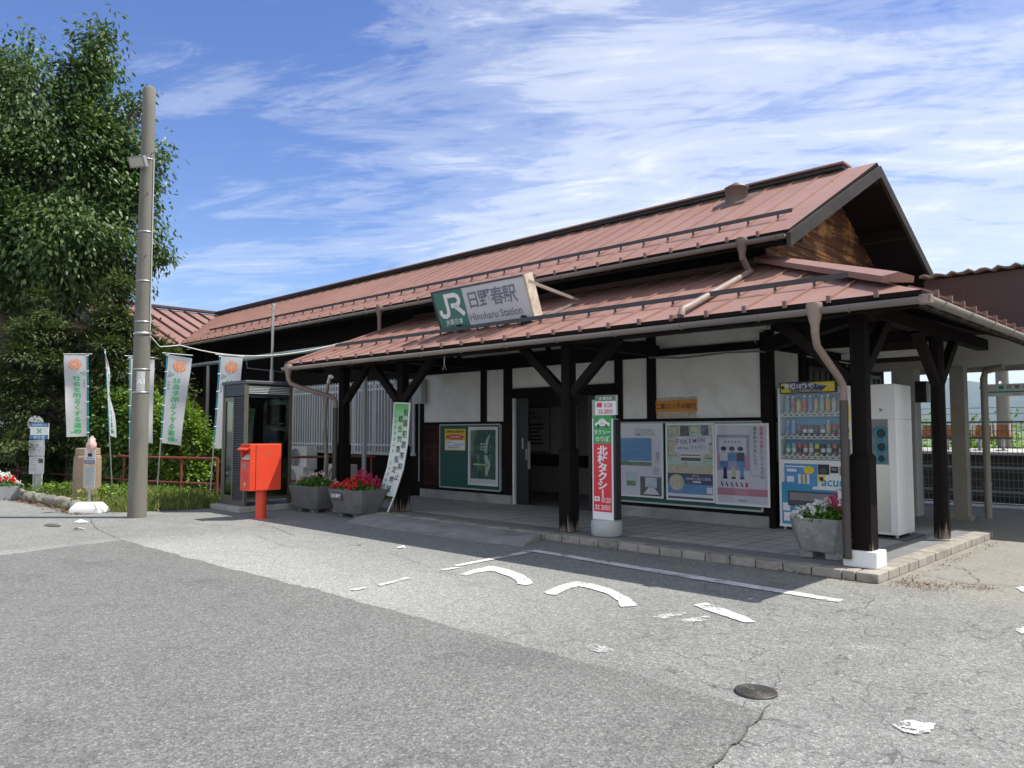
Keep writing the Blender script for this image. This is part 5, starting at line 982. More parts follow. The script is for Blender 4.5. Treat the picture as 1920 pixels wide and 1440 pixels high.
# --- banners along the rail
def banner(base, top, ang, hw, hh, label, sag=0.0, seed=0, twist=0.0):
    """nobori flag: pole from base to top, cloth hangs on one side"""
    b, tp = Vector(base), Vector(top); t = thing('banner', label, 'banner', b, 'white vertical banners along the red rail'); g = MB()
    md = b + (tp - b) * .42; g.tube([b, md], .013, 0, 8); g.tube([md, tp], .0105, 1, 8); g.build('banner_pole', ['steel', 'turq'], t)
    u = Vector((math.cos(ang), math.sin(ang), 0)); pd = (tp - b).normalized(); r = random.Random(seed); ph = r.uniform(0, 6)
    g = MB(); g.tube([tp - u * .09 - pd * .02, tp + u * (hw + .05) + Vector((0, 0, -.02 - sag * .04)) - pd * .02], .008, 0, 8); g.build('crossbar', 'white', t)
    nrm = Vector((-u.y, u.x, 0))
    def fn(s, tt, e=0.0):
        k = 1 - twist * tt; uu = (u * math.cos(twist * tt * 1.2) + nrm * math.sin(twist * tt * 1.2)); p = tp - pd * (.05 + tt * hh) + uu * (s * hw * k + .02)
        p = p + nrm * (.035 * math.sin(tt * 5.2 + ph + s * 2.2) * min(1, tt * 3) * s + .02 * math.sin(tt * 11 + ph) * s) + u * (.02 * math.sin(tt * 4 + ph) * s); p.z -= sag * s * .12 + .02 * s * math.sin(tt * 7 + ph)
        return p + nrm * e
    g = MB(); ns, nt_ = 8, 26; g.add([fn(i / ns, j / nt_) for j in range(nt_ + 1) for i in range(ns + 1)], [(j * (ns + 1) + i, j * (ns + 1) + i + 1, (j + 1) * (ns + 1) + i + 1, (j + 1) * (ns + 1) + i) for j in range(nt_) for i in range(ns)], 0, True)
    for side in (-1, 1):
        e = .004 * side
        def mp(cx, t0): return lambda x, y: fn(cx - x / hw, t0 - y / hh, e)
        q = mp(.52, .115); n = 30; P = [q(.115 * (1 + .07 * math.cos(5 * a)) * math.cos(a), .115 * (1 + .07 * math.cos(5 * a)) * math.sin(a)) for a in [2 * math.pi * k / n + .3 for k in range(n)]]; g.poly(P, 1)
        e2 = .0065 * side; q2 = lambda x, y: fn(.52 + x / hw, .115 - y / hh, e2)
        g.stroke([(.084 * math.cos(a), .084 * math.sin(a)) for a in np.linspace(-1.2, 4.3, 22)], .014, q2, 0); g.stroke([(.045 * math.cos(a), .045 * math.sin(a)) for a in np.linspace(-1.0, 4.1, 16)], .016, q2, 0); g.disc((0, 0), .02, q2, 0, 12); g.stroke([(0, -.01), (0, -.13)], .016, q2, 0)
        g.vtext('社会を明るくする運動', mp(.46, .285), .122, .132, 2, .014, sx=1.35); g.text('“', mp(.24, .235), .16, 2, .02); g.text('”', mp(.70, .965), .16, 2, .02); g.vtext('主唱 法務省', mp(.12, .20), .058, .066, 3, 0)
    g.build('cloth', ['cloth', 'ored', 'bantx', 'mgrey'], t)
    g = MB()
    for k in range(6): p = tp - pd * (.06 + k * hh * .19); g.tube([p - u * .02, p + u * .03], .012, 0, 6)
    g.build('loop', 'white', t); return t
rd = RIGHT; ra = math.atan2(rd.y, rd.x)
banner((-18.95, 5.85, 0), (-18.86, 5.70, 3.20), ra + math.pi + .36, .43, 1.82, 'white banner nearest the bus stops, its emblem and green writing facing straight out', .0, 1)
banner((-17.75, 5.95, 0), (-17.72, 5.70, 3.20), ra - 1.12, .45, 1.80, 'narrow looking white banner turned edge on, between the bus stop and the concrete pole', .35, 2, .5)
banner((-17.05, 6.05, 0), (-17.02, 5.95, 3.05), ra + .34, .44, 1.78, 'white banner half hidden behind the concrete pole', .15, 3)
banner((-16.16, 6.25, 0), (-15.86, 6.27, 3.05), ra + .36, .43, 1.80, 'white banner on a leaning pole, just right of the concrete pole', .35, 4, .12)
banner((-14.98, 6.82, 0), (-14.79, 6.88, 2.99), ra + .40, .42, 1.84, 'white banner standing right behind the phone booth', .25, 5)

# --- concrete pole with lamp
PB = (-13.60, 4.95, 0)
T = thing('utility_pole', 'tall bare concrete pole with a floodlight and cable bands at the planting bed', 'pole', PB)
g = MB(); zs = np.linspace(0, 7.36, 24); g.lathe([(.150 - .047 * z / 7.4, z) for z in zs] + [(.09, 7.40), (.06, 7.42)], PB, 28); g.build('shaft', 'pole', T)
def onpole(ang, z, r=0): a = ra + ang; q = .150 - .047 * z / 7.4 + r; return (PB[0] + math.cos(a) * q, PB[1] + math.sin(a) * q, z)
def band(z, r=.006, h=.012, m='steel'):
    g = MB(); q = .150 - .047 * z / 7.4; g.lathe([(q + .001, -h), (q + r, -h), (q + r, h), (q + .001, h)], (PB[0], PB[1], z), 28); return g.build('band', m, T)
for z in (2.10, 2.49, 3.30, 4.0, 4.85, 6.12): band(z)
band(3.10, .012, .022)
g = MB(); g.tube([onpole(-.15, z, .012) for z in (6.15, 5.5, 4.8, 4.0, 3.4, 3.15)], .011, 0, 6); g.build('conduit', 'greyp', T)
for z, a in ((6.22, -.5), (5.5, -1.0), (4.42, -1.0)): g = MB(); p = Vector(onpole(a, z)); q = Vector(onpole(a, z, .09)); g.tube([p, q], .008, 0, 6); g.build('step_bolt', 'redd', T)
g = MB(); zc = 2.28; q = .150 - .047 * zc / 7.4 + .004; n = 8; P = []
for zz in (2.12, 2.45):
    for k in range(n + 1): a = ra - 1.62 + k * .075 * 1.6; P.append((PB[0] + math.cos(a) * q, PB[1] + math.sin(a) * q, zz))
g.add(P, [(k, k + 1, n + 2 + k, n + 1 + k) for k in range(n)], 0)
def cyl(x, y): a = ra - 1.14 + x / q; return (PB[0] + math.cos(a) * (q + .003), PB[1] + math.sin(a) * (q + .003), zc + y)
g.text('A1', cyl, .12, 1, .01); g.build('number_plate', ['greyp', 'white'], T)
lc = Vector(onpole(-1.9, 6.02, .10)); uu = RIGHT * .96 - FWD * .25; uu.normalize(); ff = Vector((uu.y, -uu.x, 0)); ff = (ff * .9 + Vector((0, 0, -.42))).normalized(); vv = ff.cross(uu).normalized()
if vv.z < 0: vv = -vv
def lp(a, b, c): return lc + uu * a + vv * b + ff * c
g = MB(); g.hexa([lp(-.15, -.085, -.06), lp(.15, -.085, -.06), lp(.15, .085, -.06), lp(-.15, .085, -.06)], [lp(-.16, -.095, .03), lp(.16, -.095, .03), lp(.16, .095, .03), lp(-.16, .095, .03)], 0)
g.poly([lp(-.13, -.07, .033), lp(.13, -.07, .033), lp(.13, .07, .033), lp(-.13, .07, .033)], 1); g.tube([lp(0, -.05, -.06), Vector(onpole(-1.9, 5.9, -.02))], .018, 0, 8); g.tube([lp(-.1, .1, -.02), lp(-.1, .14, -.02)], .012, 0, 6); g.build('floodlight', ['mgrey', 'lens'], T, bevel=.006)
g = MB()
p0, p1 = Vector(onpole(-.2, 3.10, .02)), Vector((-13.9, 9.25, 3.36)); pts = []
for k in range(25):
    t = k / 24; p = p0.lerp(p1, t); p.z -= .42 * 4 * t * (1 - t) * (1 - .35 * t) + .16 * math.exp(-((t - .05) / .04) ** 2); pts.append(p)
g.tube(pts, .009, 0, 6); tag(g.build('service_cable', 'offw', base=tuple(p0)), 'pale sagging cable from the concrete pole to the station wall', 'cable')

# --- overhead pipe, slim posts, mast, outdoor units
T = thing('pipe_run', 'pale grey overhead pipe on slim posts along the dark station wall', 'pipe', (-17, 9.3, 0))
g = MB(); g.tube([(-22.4, 9.3, 3.3), (-12.3, 9.3, 3.28)], .055, 0, 12); g.build('pipe', 'greyp', T)
for x in (-20.7, -13.3): g = MB(); g.tube([(x, 9.3, 0), (x, 9.3, 3.24)], .045, 0, 12); g.build('support_post', 'greyp', T)
for x in (-18.5, -15.6): g = MB(); g.tube([(x, 9.3, 3.24), (x + .05, 9.3, 3.05), (x + .05, 10.3, 3.0)], .015, 0, 6); g.build('bracket', 'mgrey', T)
g = MB(); g.tube([(-16.72, 9.05, 0), (-16.72, 9.05, 2.9)], .05, 0, 12); g.tube([(-16.72, 9.05, 2.9), (-16.72, 9.05, 4.48)], .032, 0, 12); g.tube([(-16.66, 9.0, .4), (-16.66, 9.0, 3.2), (-16.68, 9.02, 4.4)], .012, 0, 6); a = np.linspace(0, 5.5, 14); g.tube([(-16.66 + .07 * math.cos(t), 9.0 + .05 * math.sin(t), 4.40 + .07 * math.sin(t)) for t in a], .008, 0, 5)
tag(g.build('steel_mast', 'steel', base=(-16.72, 9.05, 0)), 'slim galvanised mast with a cable loop at its top, behind the phone booth', 'mast')
def unit(x, y, z, w, h, label):
    t = thing('outdoor_unit', label, 'air conditioner', (x, y, z), 'outdoor units under the barred window'); g = MB(); g.box(x, x + w, y, y + .30, z, z + h); g.build('casing', 'offw', t, bevel=.012)
    g = MB(); r = min(w, h) * .40; cx = x + w * .38; cz = z + h * .5
    for k in range(1, 6): q = np.linspace(0, 6.283, 25); g.tube([(cx + r * k / 5 * math.cos(s), y - .008, cz + r * k / 5 * math.sin(s)) for s in q], .005, 0, 5, False)
    n = 24; g.add([(cx + r * math.cos(6.283 * k / n), y - .002, cz + r * math.sin(6.283 * k / n)) for k in range(n)], [tuple(range(n))], 1); g.build('fan_grille', ['greyp', 'mgrey'], t); return t
unit(-17.1, 9.75, .52, .80, .56, 'taller white outdoor unit on a stand, right of the phone booth'); unit(-16.75, 9.45, .06, .82, .55, 'low white outdoor unit with round fan grille, behind the weeds'); unit(-15.3, 9.7, .14, .75, .56, 'white outdoor unit half hidden behind the left porch posts')
g = MB(); g.tube([(-14.6, 9.2, 0), (-14.55, 9.2, .9), (-14.62, 9.18, 1.6), (-14.5, 9.15, 2.35), (-14.42, 9.14, 2.5)], [.055, .05, .045, .04, .035], 0, 8); g.tube([(-14.42, 9.14, 2.5), (-14.3, 9.1, 2.62), (-14.2, 9.08, 2.6)], .04, 1, 8)
tag(g.build('bent_trunk', ['pbark', 'white'], base=(-14.6, 9.2, 0)), 'pale leaning trunk with a white wrapped top before the barred window', 'tree')
g = MB(); g.tube([(-13.62, 9.1, 0), (-13.6, 9.1, 1.0), (-13.64, 9.12, 1.8), (-13.6, 9.1, 2.45)], [.06, .055, .05, .03], 0, 8)
for k in range(14): z = .6 + k * .13; a = k * 2.1; g.tube([(-13.62, 9.1, z), (-13.62 + math.cos(a) * .13, 9.1 + math.sin(a) * .1, z + .05)], [.018, .008], 0, 6)
tag(g.build('pruned_trunk', 'pbark', base=(-13.62, 9.1, 0)), 'stubby pruned trunk with short side stubs beside a grey post', 'tree')
g = MB(); g.tube([(-14.0, 8.9, .35), (-13.65, 8.95, 1.05)], .014, 0, 6); tag(g.build('white_stick', 'white', base=(-14, 8.9, .35)), 'thin white stick leaning against the pruned trunk', 'stick')

# --- red railing
def railing(pts, label, posts):
    t = thing('railing', label, 'railing', (pts[0][0], pts[0][1], 0), 'rust red railings'); 
    for z, r in ((.88, .028), (.36, .022)): g = MB(); g.tube([(x, y, z) for x, y in pts], r, 0, 8); g.build('rail', 'redd', t)
    for x, y in posts: g = MB(); g.tube([(x, y, 0), (x, y, .88)], .028, 0, 8); g.build('railing_post', 'redd', t)
railing([(-30, 5.2), (-22.8, 5.94), (-17.5, 6.48), (-15.4, 7.16)], 'rust red pipe railing along the planting bed, from the far left to the phone booth', [(-28, 5.41), (-24.5, 5.77), (-20.9, 6.13), (-18.4, 6.39), (-15.4, 7.16), (-16.4, 6.84)])
railing([(-15.35, 8.55), (-14.84, 9.35), (-14.25, 10.28)], 'short rust red railing behind the planters, under the barred window', [(-15.35, 8.55), (-14.84, 9.35), (-14.3, 10.2)])

# --- bus stops
def facing(c, w0=0.0):
    u = (RIGHT * math.cos(w0) + FWD * math.sin(w0)).normalized(); return plane_fn(c, u, (0, 0, 1)), u, Vector((u.y, -u.x, 0))
def plate(g, c, u, n, x0, x1, z0, z1, th, m): P = [Vector(c) + u * a + Vector((0, 0, b)) for a, b in ((x0, z0), (x1, z0), (x1, z1), (x0, z1))]; g.prism(P, -n * th, m)
T = thing('bus_stop', 'bus stop with a round white name disc on a thin white post', 'bus stop', (-20.95, 5.26, 0)); c = (-20.95, 5.26, 0)
fn, u, n = facing(c, .1); g = MB(); g.tube([c, (c[0], c[1], 1.75)], .03, 0, 10); g.build('post', 'white', T); o_ = Vector(c) + n * .035; fn = plane_fn(o_, u, (0, 0, 1)); k = 28
P = [fn(.18 * math.cos(6.283 * i / k), 1.63 + .18 * math.sin(6.283 * i / k)) for i in range(k)]; g = MB(); g.prism(P, -n * .02, 0); fn2 = plane_fn(o_ + n * .003, u, (0, 0, 1)); g.text('日野春駅', lambda x, y: fn2(x, 1.63 + y), .075, 1, .008); g.build('disc', ['white', 'dgrey'], T)
T = thing('bus_stop', 'bus stop with blue and white sign over two grey timetable panels', 'bus stop', (-20.3, 5.18, 0)); c = (-20.3, 5.18, 0)
fn, u, n = facing(c, .05); g = MB(); plate(g, c, u, n, -.07, .07, 0, 1.3, .05, 0); g.build('post', 'greyp', T); o_ = Vector(c) + n * .03; fn2 = plane_fn(o_ + n * .003, u, (0, 0, 1)); fn3 = plane_fn(o_ + n * .006, u, (0, 0, 1)); g = MB(); plate(g, o_, u, n, -.20, .21, 1.26, 1.63, .02, 0)
g.rect(-.20, .21, 1.545, 1.63, fn2, 1); g.rect(-.20, .21, 1.26, 1.355, fn2, 1); g.text('北杜市民バス', lambda x, y: fn3(.005 + x, 1.587 + y), .055, 0, .006); g.text('のりば', lambda x, y: fn3(.005 + x, 1.307 + y), .085, 0, .02)
for s in (-1, 1): g.stroke([(s * .05, 1.50), (s * .02, 1.475), (s * .015, 1.43), (s * .05, 1.40)], .022, fn3, 2)
g.build('sign_panel', ['white', 'bblue', 'bgreen'], T)
for z0, z1, x0, x1 in ((.88, 1.24, -.22, .13), (.46, .86, -.20, .13)):
    g = MB(); plate(g, o_, u, n, x0, x1, z0, z1, .012, 0)
    for i in range(7): g.rect(x0 + .03, x0 + .03 + random.uniform(.08, .2), z1 - .05 - i * .045, z1 - .04 - i * .045, fn2, 1)
    g.rect(x1 - .12, x1 - .02, z1 - .15, z1 - .05, fn3, 2 if z0 > .6 else 3); g.build('timetable', ['jrw', 'mgrey', 'lblue', 'dgrey'], T)
T = thing('bus_stop', 'small portable bus stop on a white trapezoid foot with two grey panels', 'bus stop', (-15.05, 4.62, 0)); c = (-15.05, 4.66, 0)
fn, u, n = facing(c, -.05); U = u; N_ = n; g = MB()
def bp(a, b, z): return Vector(c) + U * a + N_ * b + Vector((0, 0, z))
g.hexa([bp(-.28, -.18, .0), bp(.28, -.18, .0), bp(.28, .18, .0), bp(-.28, .18, .0)], [bp(-.27, -.17, .07), bp(.27, -.17, .07), bp(.27, .17, .07), bp(-.27, .17, .07)]); g.hexa([bp(-.27, -.17, .07), bp(.27, -.17, .07), bp(.27, .17, .07), bp(-.27, .17, .07)], [bp(-.19, -.10, .18), bp(.19, -.10, .18), bp(.19, .10, .18), bp(-.19, .10, .18)]); g.build('foot', 'white', T, bevel=.012)
g = MB(); g.tube([bp(0, 0, .17), bp(0, 0, 1.10)], .022, 0, 10); g.build('post', 'steel', T); o_ = Vector(c) + n * .03; fn2 = plane_fn(o_ + n * .003, u, (0, 0, 1)); fn3 = plane_fn(o_ + n * .006, u, (0, 0, 1))
g = MB(); plate(g, o_, u, n, -.10, .10, .86, 1.12, .012, 0); g.rect(-.10, .10, .86, .93, fn2, 1); g.text('のりば', lambda x, y: fn3(x, .895 + y), .045, 0, .008); g.poly([fn2(*p) for p in ((-.04, .99), (.04, .99), (.04, 1.06), (.02, 1.05), (-.02, 1.05), (-.04, 1.06))], 2); g.rect(-.07, .07, .955, .965, fn2, 1); g.build('sign_panel', ['jrw', 'slate', 'ink'], T)
g = MB(); plate(g, o_, u, n, -.11, .10, .44, .82, .012, 0)
for i in range(8): g.rect(-.08, random.uniform(.0, .07), .77 - i * .04, .777 - i * .04, fn2, 1)
g.build('timetable', ['greyp', 'mgrey'], T)
g = MB(); g.lathe([(.03, 0), (.06, .02), (.08, .06), (.082, .10), (.08, .14), (.065, .18), (.055, .21), (.03, .25), (.015, .29)], (c[0], c[1], 1.08), 20)
for i, p in enumerate(g.v): d = mnoise.noise_vector(Vector(p) * 22) * .03; g.v[i] = (p[0] + d.x, p[1] + d.y, p[2] + d.z)
tag(g.build('plastic_bag', 'bag', base=(c[0], c[1], 1.1)), 'crumpled pinkish bag pulled over the top of the portable bus stop', 'bag')
# stone pillar, stone edging, wooden flower box
T = thing('stone_pillar', 'thick brown stone pillar with a low step, behind the portable bus stop', 'pillar', (-17.3, 5.25, 0)); g = MB(); q = lambda s, z: [(-17.25 + a * s, 5.28 + b * s, z) for a, b in ((-1, -.6), (-.6, -1), (.6, -1), (1, -.6), (1, .6), (.6, 1), (-.6, 1), (-1, .6))]
g.hexa(q(.235, 0), q(.225, .92)); g.hexa(q(.225, .92), q(.20, .96)); g.hexa(q(.205, .96), q(.20, 1.10)); g.build('shaft', 'pillar', T, bevel=.015); g = MB(); g.hexa([(-16.95, 4.9, 0), (-16.4, 4.95, 0), (-16.4, 5.3, 0), (-16.95, 5.3, 0)], [(-16.93, 4.92, .14), (-16.42, 4.97, .14), (-16.42, 5.28, .14), (-16.93, 5.28, .14)]); g.build('step', 'pillar', T, bevel=.02)
g = MB(); x = -19.6
while x < -15.35:
    w = random.uniform(.22, .42); h = random.uniform(.13, .21); y = 4.60 + random.uniform(-.03, .03); k = 8; n0 = len(g.v)
    g.lathe([(.02, 0), (.95, .05), (1.0, .5), (.85, .85), (.4, 1.0), (.01, 1.02)], (0, 0, 0), k)
    for i in range(n0, len(g.v)): p = Vector(g.v[i]); d = mnoise.noise_vector(p * 2.3 + Vector((x, 0, 0))) * .28; g.v[i] = (x + w / 2 + (p.x + d.x) * w * .56, y + (p.y + d.y) * .15, max(0, (p.z + d.z * .5) * h))
    x += w
tag(g.build('stone_edging', 'stone', base=(-17.4, 4.6, 0)), 'low edging of rough mossy stones at the foot of the planting bed', 'edging')
T = thing('flower_box', 'dark wooden flower box of white flowers at the far left', 'planter', (-19.6, 4.35, 0)); g = MB()
for i in range(5): g.box(-20.3 + i * .28, -20.04 + i * .28, 4.02, 4.06, .04, .34, 0)
g.box(-20.3, -18.92, 4.06, 4.5, .0, .28, 0); g.box(-20.33, -18.89, 4.0, 4.09, .02, .06, 1); g.build('box', ['mgrey', 'dgrey'], T)
bedding('bedding_flowers', 'white flower mound with a little red, in the wooden box at far left', (-19.55, 4.28, .26), 1.25, .5, .30, [('fwhite', 130, 'head', (-.48, .4), (-.5, .5), .02), ('fred', 9, 'head', (.36, .5), (-.3, .3), .08), ('fred', 7, 'head', (-.5, -.42), (-.3, .3), .08)], 700, 6)

# --- small things on the ground
T = thing('manhole_cover', 'round dark cast iron manhole cover set in the asphalt', 'manhole cover', (-2.07, 4.07, 0)); g = MB(); g.lathe([(.115, 0), (.115, .012), (.105, .013)], (-2.07, 4.07, 0), 36); g.build('rim', 'iron', T)
g = MB(); g.lathe([(.103, .0), (.103, .010), (.0, .011)], (-2.07, 4.07, 0), 36)
for rr in (.092, .075, .058, .041, .024): g.lathe([(rr - .004, .010), (rr - .003, .014), (rr + .003, .014), (rr + .004, .010)], (-2.07, 4.07, 0), 30)
for k in range(12): a = k * .5236; g.beam((-2.07 + .04 * math.cos(a), 4.07 + .04 * math.sin(a), .012), (-2.07 + .075 * math.cos(a), 4.07 + .075 * math.sin(a), .012), .008, .006)
g.build('lid', 'iron', T)
def scrap(x, y, s, a, label, mat='paper'):
    g = MB(); P = [(-.6, -.25), (.1, -.4), (.7, -.1), (.5, .35), (-.1, .25), (-.55, .3)]; ca, sa = math.cos(a), math.sin(a)
    vs = [(x + (p * ca - q * sa) * s, y + (p * sa + q * ca) * s, .006 + abs(mnoise.noise(Vector((p, q, x)))) * s * .5) for p, q in P]; c = (x, y, .02 * s / .1 + .008); g.add(vs + [c], [(i, (i + 1) % 6, 6) for i in range(6)], 0)
    tag(g.build('paper_scrap', mat, base=(x, y, .0)), label, 'litter', 'scraps on the asphalt')
scrap(-13.44, 4.05, .19, .3, 'larger white paper scrap on the road by the concrete pole'); scrap(-12.5, 3.74, .14, .6, 'small white paper scrap, nearer than the one by the concrete pole'); scrap(-7.7, 5.95, .085, 1.2, 'folded white paper scrap on the sunlit asphalt before the ramp')
scrap(-8.25, 5.7, .05, .4, 'dark leaf scrap near the folded white paper', 'dry')
g = MB(); P = []
for k in range(22): a = 6.283 * k / 22; P.append((-13.35 + .24 * math.cos(a) * (1 + .1 * math.sin(3 * a)), 3.62 + .10 * math.sin(a) * (1 + .15 * math.cos(2 * a)), .009))
g.poly(P); structure(g, 'road_stain', 'crackf')
r = np.random.default_rng(5)                                   # dry leaves along the kerb
def litterleaves(n, xf, yf, spread, mat, name, sz=(.02, .05)):
    P = np.stack([xf(r.uniform(0, 1, n)) + r.normal(0, spread, n), yf(r.uniform(0, 1, n)) + r.normal(0, spread, n), r.uniform(.006, .02, n)], 1); D = r.normal(0, 1, (n, 3)); D[:, 2] = r.uniform(-.05, .35, n); D /= np.linalg.norm(D, axis=1, keepdims=True); N = r.normal(0, .35, (n, 3)); N[:, 2] += 1; N /= np.linalg.norm(N, axis=1, keepdims=True); g = MB(); g.leaves(P, N, D, r.uniform(*sz, n), r.uniform(sz[0] * .5, sz[1] * .55, n)); return g
g1 = litterleaves(170, lambda t: -2.55 + .0 * t + np.abs(r.normal(0, .05, len(t))), lambda t: 7.75 + t * 4.2, .03, 'dry', '', (.012, .035)); g2 = litterleaves(420, lambda t: -2.55 + t * .42, lambda t: 7.75 + t * .35, .07, 'dry', '', (.01, .03)); g3 = litterleaves(120, lambda t: -4.2 + t * 1.4, lambda t: 7.66 + 0 * t, .025, 'dry', '', (.012, .035)); g4 = litterleaves(220, lambda t: -2.1 + t * .3, lambda t: 8.05 + t * .25, .05, 'dry', '', (.01, .025)); g5 = litterleaves(700, lambda t: -19.6 + t * 4.9, lambda t: 4.44 + 0 * t, .08, 'dry', '', (.03, .07)); g6 = litterleaves(70, lambda t: -6.7 + t * 2.0, lambda t: 7.6 + 0 * t, .03, 'dry', '', (.012, .03))
for q in (g2, g3, g4, g5, g6): g1.add(q.v, q.f)
tag(g1.build('dry_leaves', 'dry'), 'dry brown leaf litter along the kerb and the stone edging', 'leaf litter', kind='stuff')

# ================================================================== BEHIND, ON THE RIGHT: PLATFORMS
T = thing('platform_canopy', 'brown steel platform canopy with a wavy roof edge, behind the station gable', 'canopy', (-3, 14.3, 0))
g = MB(); n = 150; x0, x1 = -3.9, 8.0; top = []
for j, (y, zo) in enumerate(((13.55, 3.97), (18.6, 4.25))):
    for i in range(n + 1): x = x0 + (x1 - x0) * i / n; top.append((x, y, zo + .030 * math.sin((x - x0) / .215 * 2 * math.pi)))
low = [(a, b, c - .03) for a, b, c in top]; N1 = n + 1; o2 = len(top)
g.add(top + low, [(i, i + 1, N1 + i + 1, N1 + i) for i in range(n)] + [(o2 + N1 + i, o2 + N1 + i + 1, o2 + i + 1, o2 + i) for i in range(n)] + [(i, o2 + i, o2 + i + 1, i + 1) for i in range(n)], 0, True); g.build('roof', 'corr', T)
g = MB(); g.box(-3.86, 8.0, 13.66, 13.70, 2.95, 3.90, 0); g.box(-3.86, -3.82, 13.7, 18.4, 3.0, 3.9, 0)
for x in np.arange(-3.3, 8, .9): g.box(x, x + .012, 13.652, 13.66, 2.95, 3.9, 1)
g.prism([(-4.98, 13.66, 2.6), (-3.86, 13.66, 2.6), (-3.86, 13.66, sz(-3.86) - .09), (-4.98, 13.66, sz(-4.98) - .09)], (0, .04, 0), 0)
g.build('fascia', ['fascia', 'brownwall'], T)
g = MB(); g.box(-4.95, 8.0, 14.2, 14.45, 2.50, 2.97, 0); g.box(-4.95, 8, 14.45, 18.4, 2.86, 2.92, 0); g.box(-4.9, 8, 13.705, 14.2, 2.955, 2.99, 0); g.box(-4.95, 8.0, 16.3, 16.45, 2.55, 2.86, 0); g.build('beam', 'bconc', T)
for x, w in ((-3.56, .21), (.8, .21)): g = MB(); g.box(x - w / 2, x + w / 2, 14.15, 14.38, .06, 2.5); g.box(x - w / 2 - .04, x + w / 2 + .04, 14.1, 14.43, 0, .07); g.build('column', 'beig', T)
g = MB(); g.box(-4.60, -4.24, 14.25, 14.6, 0, 2.5); g.build('column', 'bconc', T)
g = MB(); g.tube([(-3.20, 14.30, .05), (-3.20, 14.30, 2.30), (-3.16, 14.25, 2.42), (-2.9, 14.2, 2.47)], .055, 0, 12)
for z in (.6, 1.5, 2.15): g.tube([(-3.20, 14.3, z - .015), (-3.20, 14.3, z + .015)], .065, 0, 12)
g.build('drainpipe', 'beig', T)
g = MB(); g.box(-4.235, -4.06, 14.3, 14.5, 1.94, 2.30); g.box(-4.225, -4.07, 14.295, 14.3, 1.96, 2.28); tag(g.build('loudspeaker', 'black', base=(-4.15, 14.4, 1.94)), 'black box loudspeaker on the pale column behind the recycling bin', 'loudspeaker')
T = thing('mesh_fence', 'grey green wire mesh fence between the passage and the railway track', 'fence', (-2, 16.5, 0))
g = MB(); x = -8.0
while x < 6: g.box(x - .004, x + .004, 16.496, 16.504, .08, 1.62); x += .075
for z in np.arange(.10, 1.63, .15): g.box(-8, 6, 16.492, 16.508, z - .005, z + .005)
for z in (.10, 1.62): g.box(-8, 6, 16.488, 16.512, z - .012, z + .012)
g.build('mesh_panel', 'meshf', T)
for x in np.arange(-7, 6.1, 2.0): g = MB(); g.tube([(x, 16.55, 0), (x, 16.55, 1.66)], .03, 0, 8); g.build('fence_post', 'meshf', T)
g = MB(); g.box(-60, 40, 22.28, 22.36, .50, .56); g.box(-60, 40, 22.3, 22.36, -.1, -.04); tag(g.build('cable_duct', 'mgrey', base=(-5, 22.3, .5)), 'grey cable ducts along the dark wall of the far platform', 'duct')
for i, (x, n_, lab) in enumerate(((-7.55, 3, 'longer brown slatted bench on the far platform, seen left of the beige column'), (-5.72, 2, 'two seat brown slatted bench on the far platform, right of the beige column'))):
    t = thing('platform_bench', lab, 'bench', (x, 24, .92), 'benches on the far platform')
    for k in range(n_):
        a = x + k * .50
        g = MB()
        for s in range(6): g.box(a + .01, a + .47, 24.0 + s * .012, 24.02 + s * .012, 1.26 + s * .06, 1.315 + s * .06)
        for s in range(5): g.box(a + .01, a + .47, 23.62 + s * .08, 23.69 + s * .08, 1.30, 1.32)
        g.build('seat', 'brownw', t); g = MB(); g.box(a + .06, a + .10, 23.98, 24.0, 1.24, 1.64); g.box(a + .40, a + .44, 23.98, 24.0, 1.24, 1.64); g.build('seat_strap', 'white', t)
    for xx in (x + .2, x + n_ * .5 - .25): g = MB(); g.box(xx, xx + .07, 23.8, 23.87, .92, 1.30); g.box(xx - .1, xx + .17, 23.6, 24.0, .92, .95); g.build('leg', 'greyp', t)
    g = MB(); g.box(x, x + n_ * .5, 23.78, 23.9, 1.24, 1.29); g.build('cross_beam', 'dgrey', t)
T = thing('hanging_sign', 'white station name sign with a green stripe hanging over the platform', 'sign', (-2.9, 15.3, 2.0)); g = MB(); g.box(-3.38, -2.0, 15.3, 15.34, 2.045, 2.255, 0); f = lambda x, z: (-3.38 + x, 15.297, 2.045 + z); g.rect(0, 1.38, .06, .085, f, 1)
for i, ch in enumerate('日野春'): g.text(ch, lambda x, y, i=i: f(.33 + i * .12 + x, .15 + y), .075, 2, .01)
g.rect(.18, .25, .12, .18, f, 1); g.text('Hinoharu', lambda x, y: f(.45 + x, .035 + y), .035, 2, 0); g.build('sign_panel', ['white', 'bgreen', 'ink'], T)
for x in (-3.4, -2.02): g = MB(); g.tube([(x, 15.32, 2.03), (x, 15.32, 2.60)], .012, 0, 6); g.build('hanger', 'black', T)
T = thing('catenary_pole', 'pale concrete line pole standing behind the far platform', 'pole', (-5.6, 27, 0)); g = MB(); g.tube([(-5.62, 27.3, -.3), (-5.62, 27.3, 5.6)], [.19, .165], 0, 16); g.build('shaft', 'pole', T); g = MB(); g.tube([(-5.62, 27.3, 3.35), (-5.62, 20.5, 3.35)], .035, 0, 8); g.tube([(-5.62, 27.3, 2.9), (-5.62, 26.9, 2.9), (-5.62, 26.9, 2.7)], .05, 0, 8); g.build('cross_arm', 'steel', T)
wires = ((20.5, 2.98, .022), (20.5, 3.2, .02), (22.2, 3.1, .02), (22.2, 3.45, .02), (24.0, 3.75, .025), (30, 2.25, .01), (30, 2.05, .01))
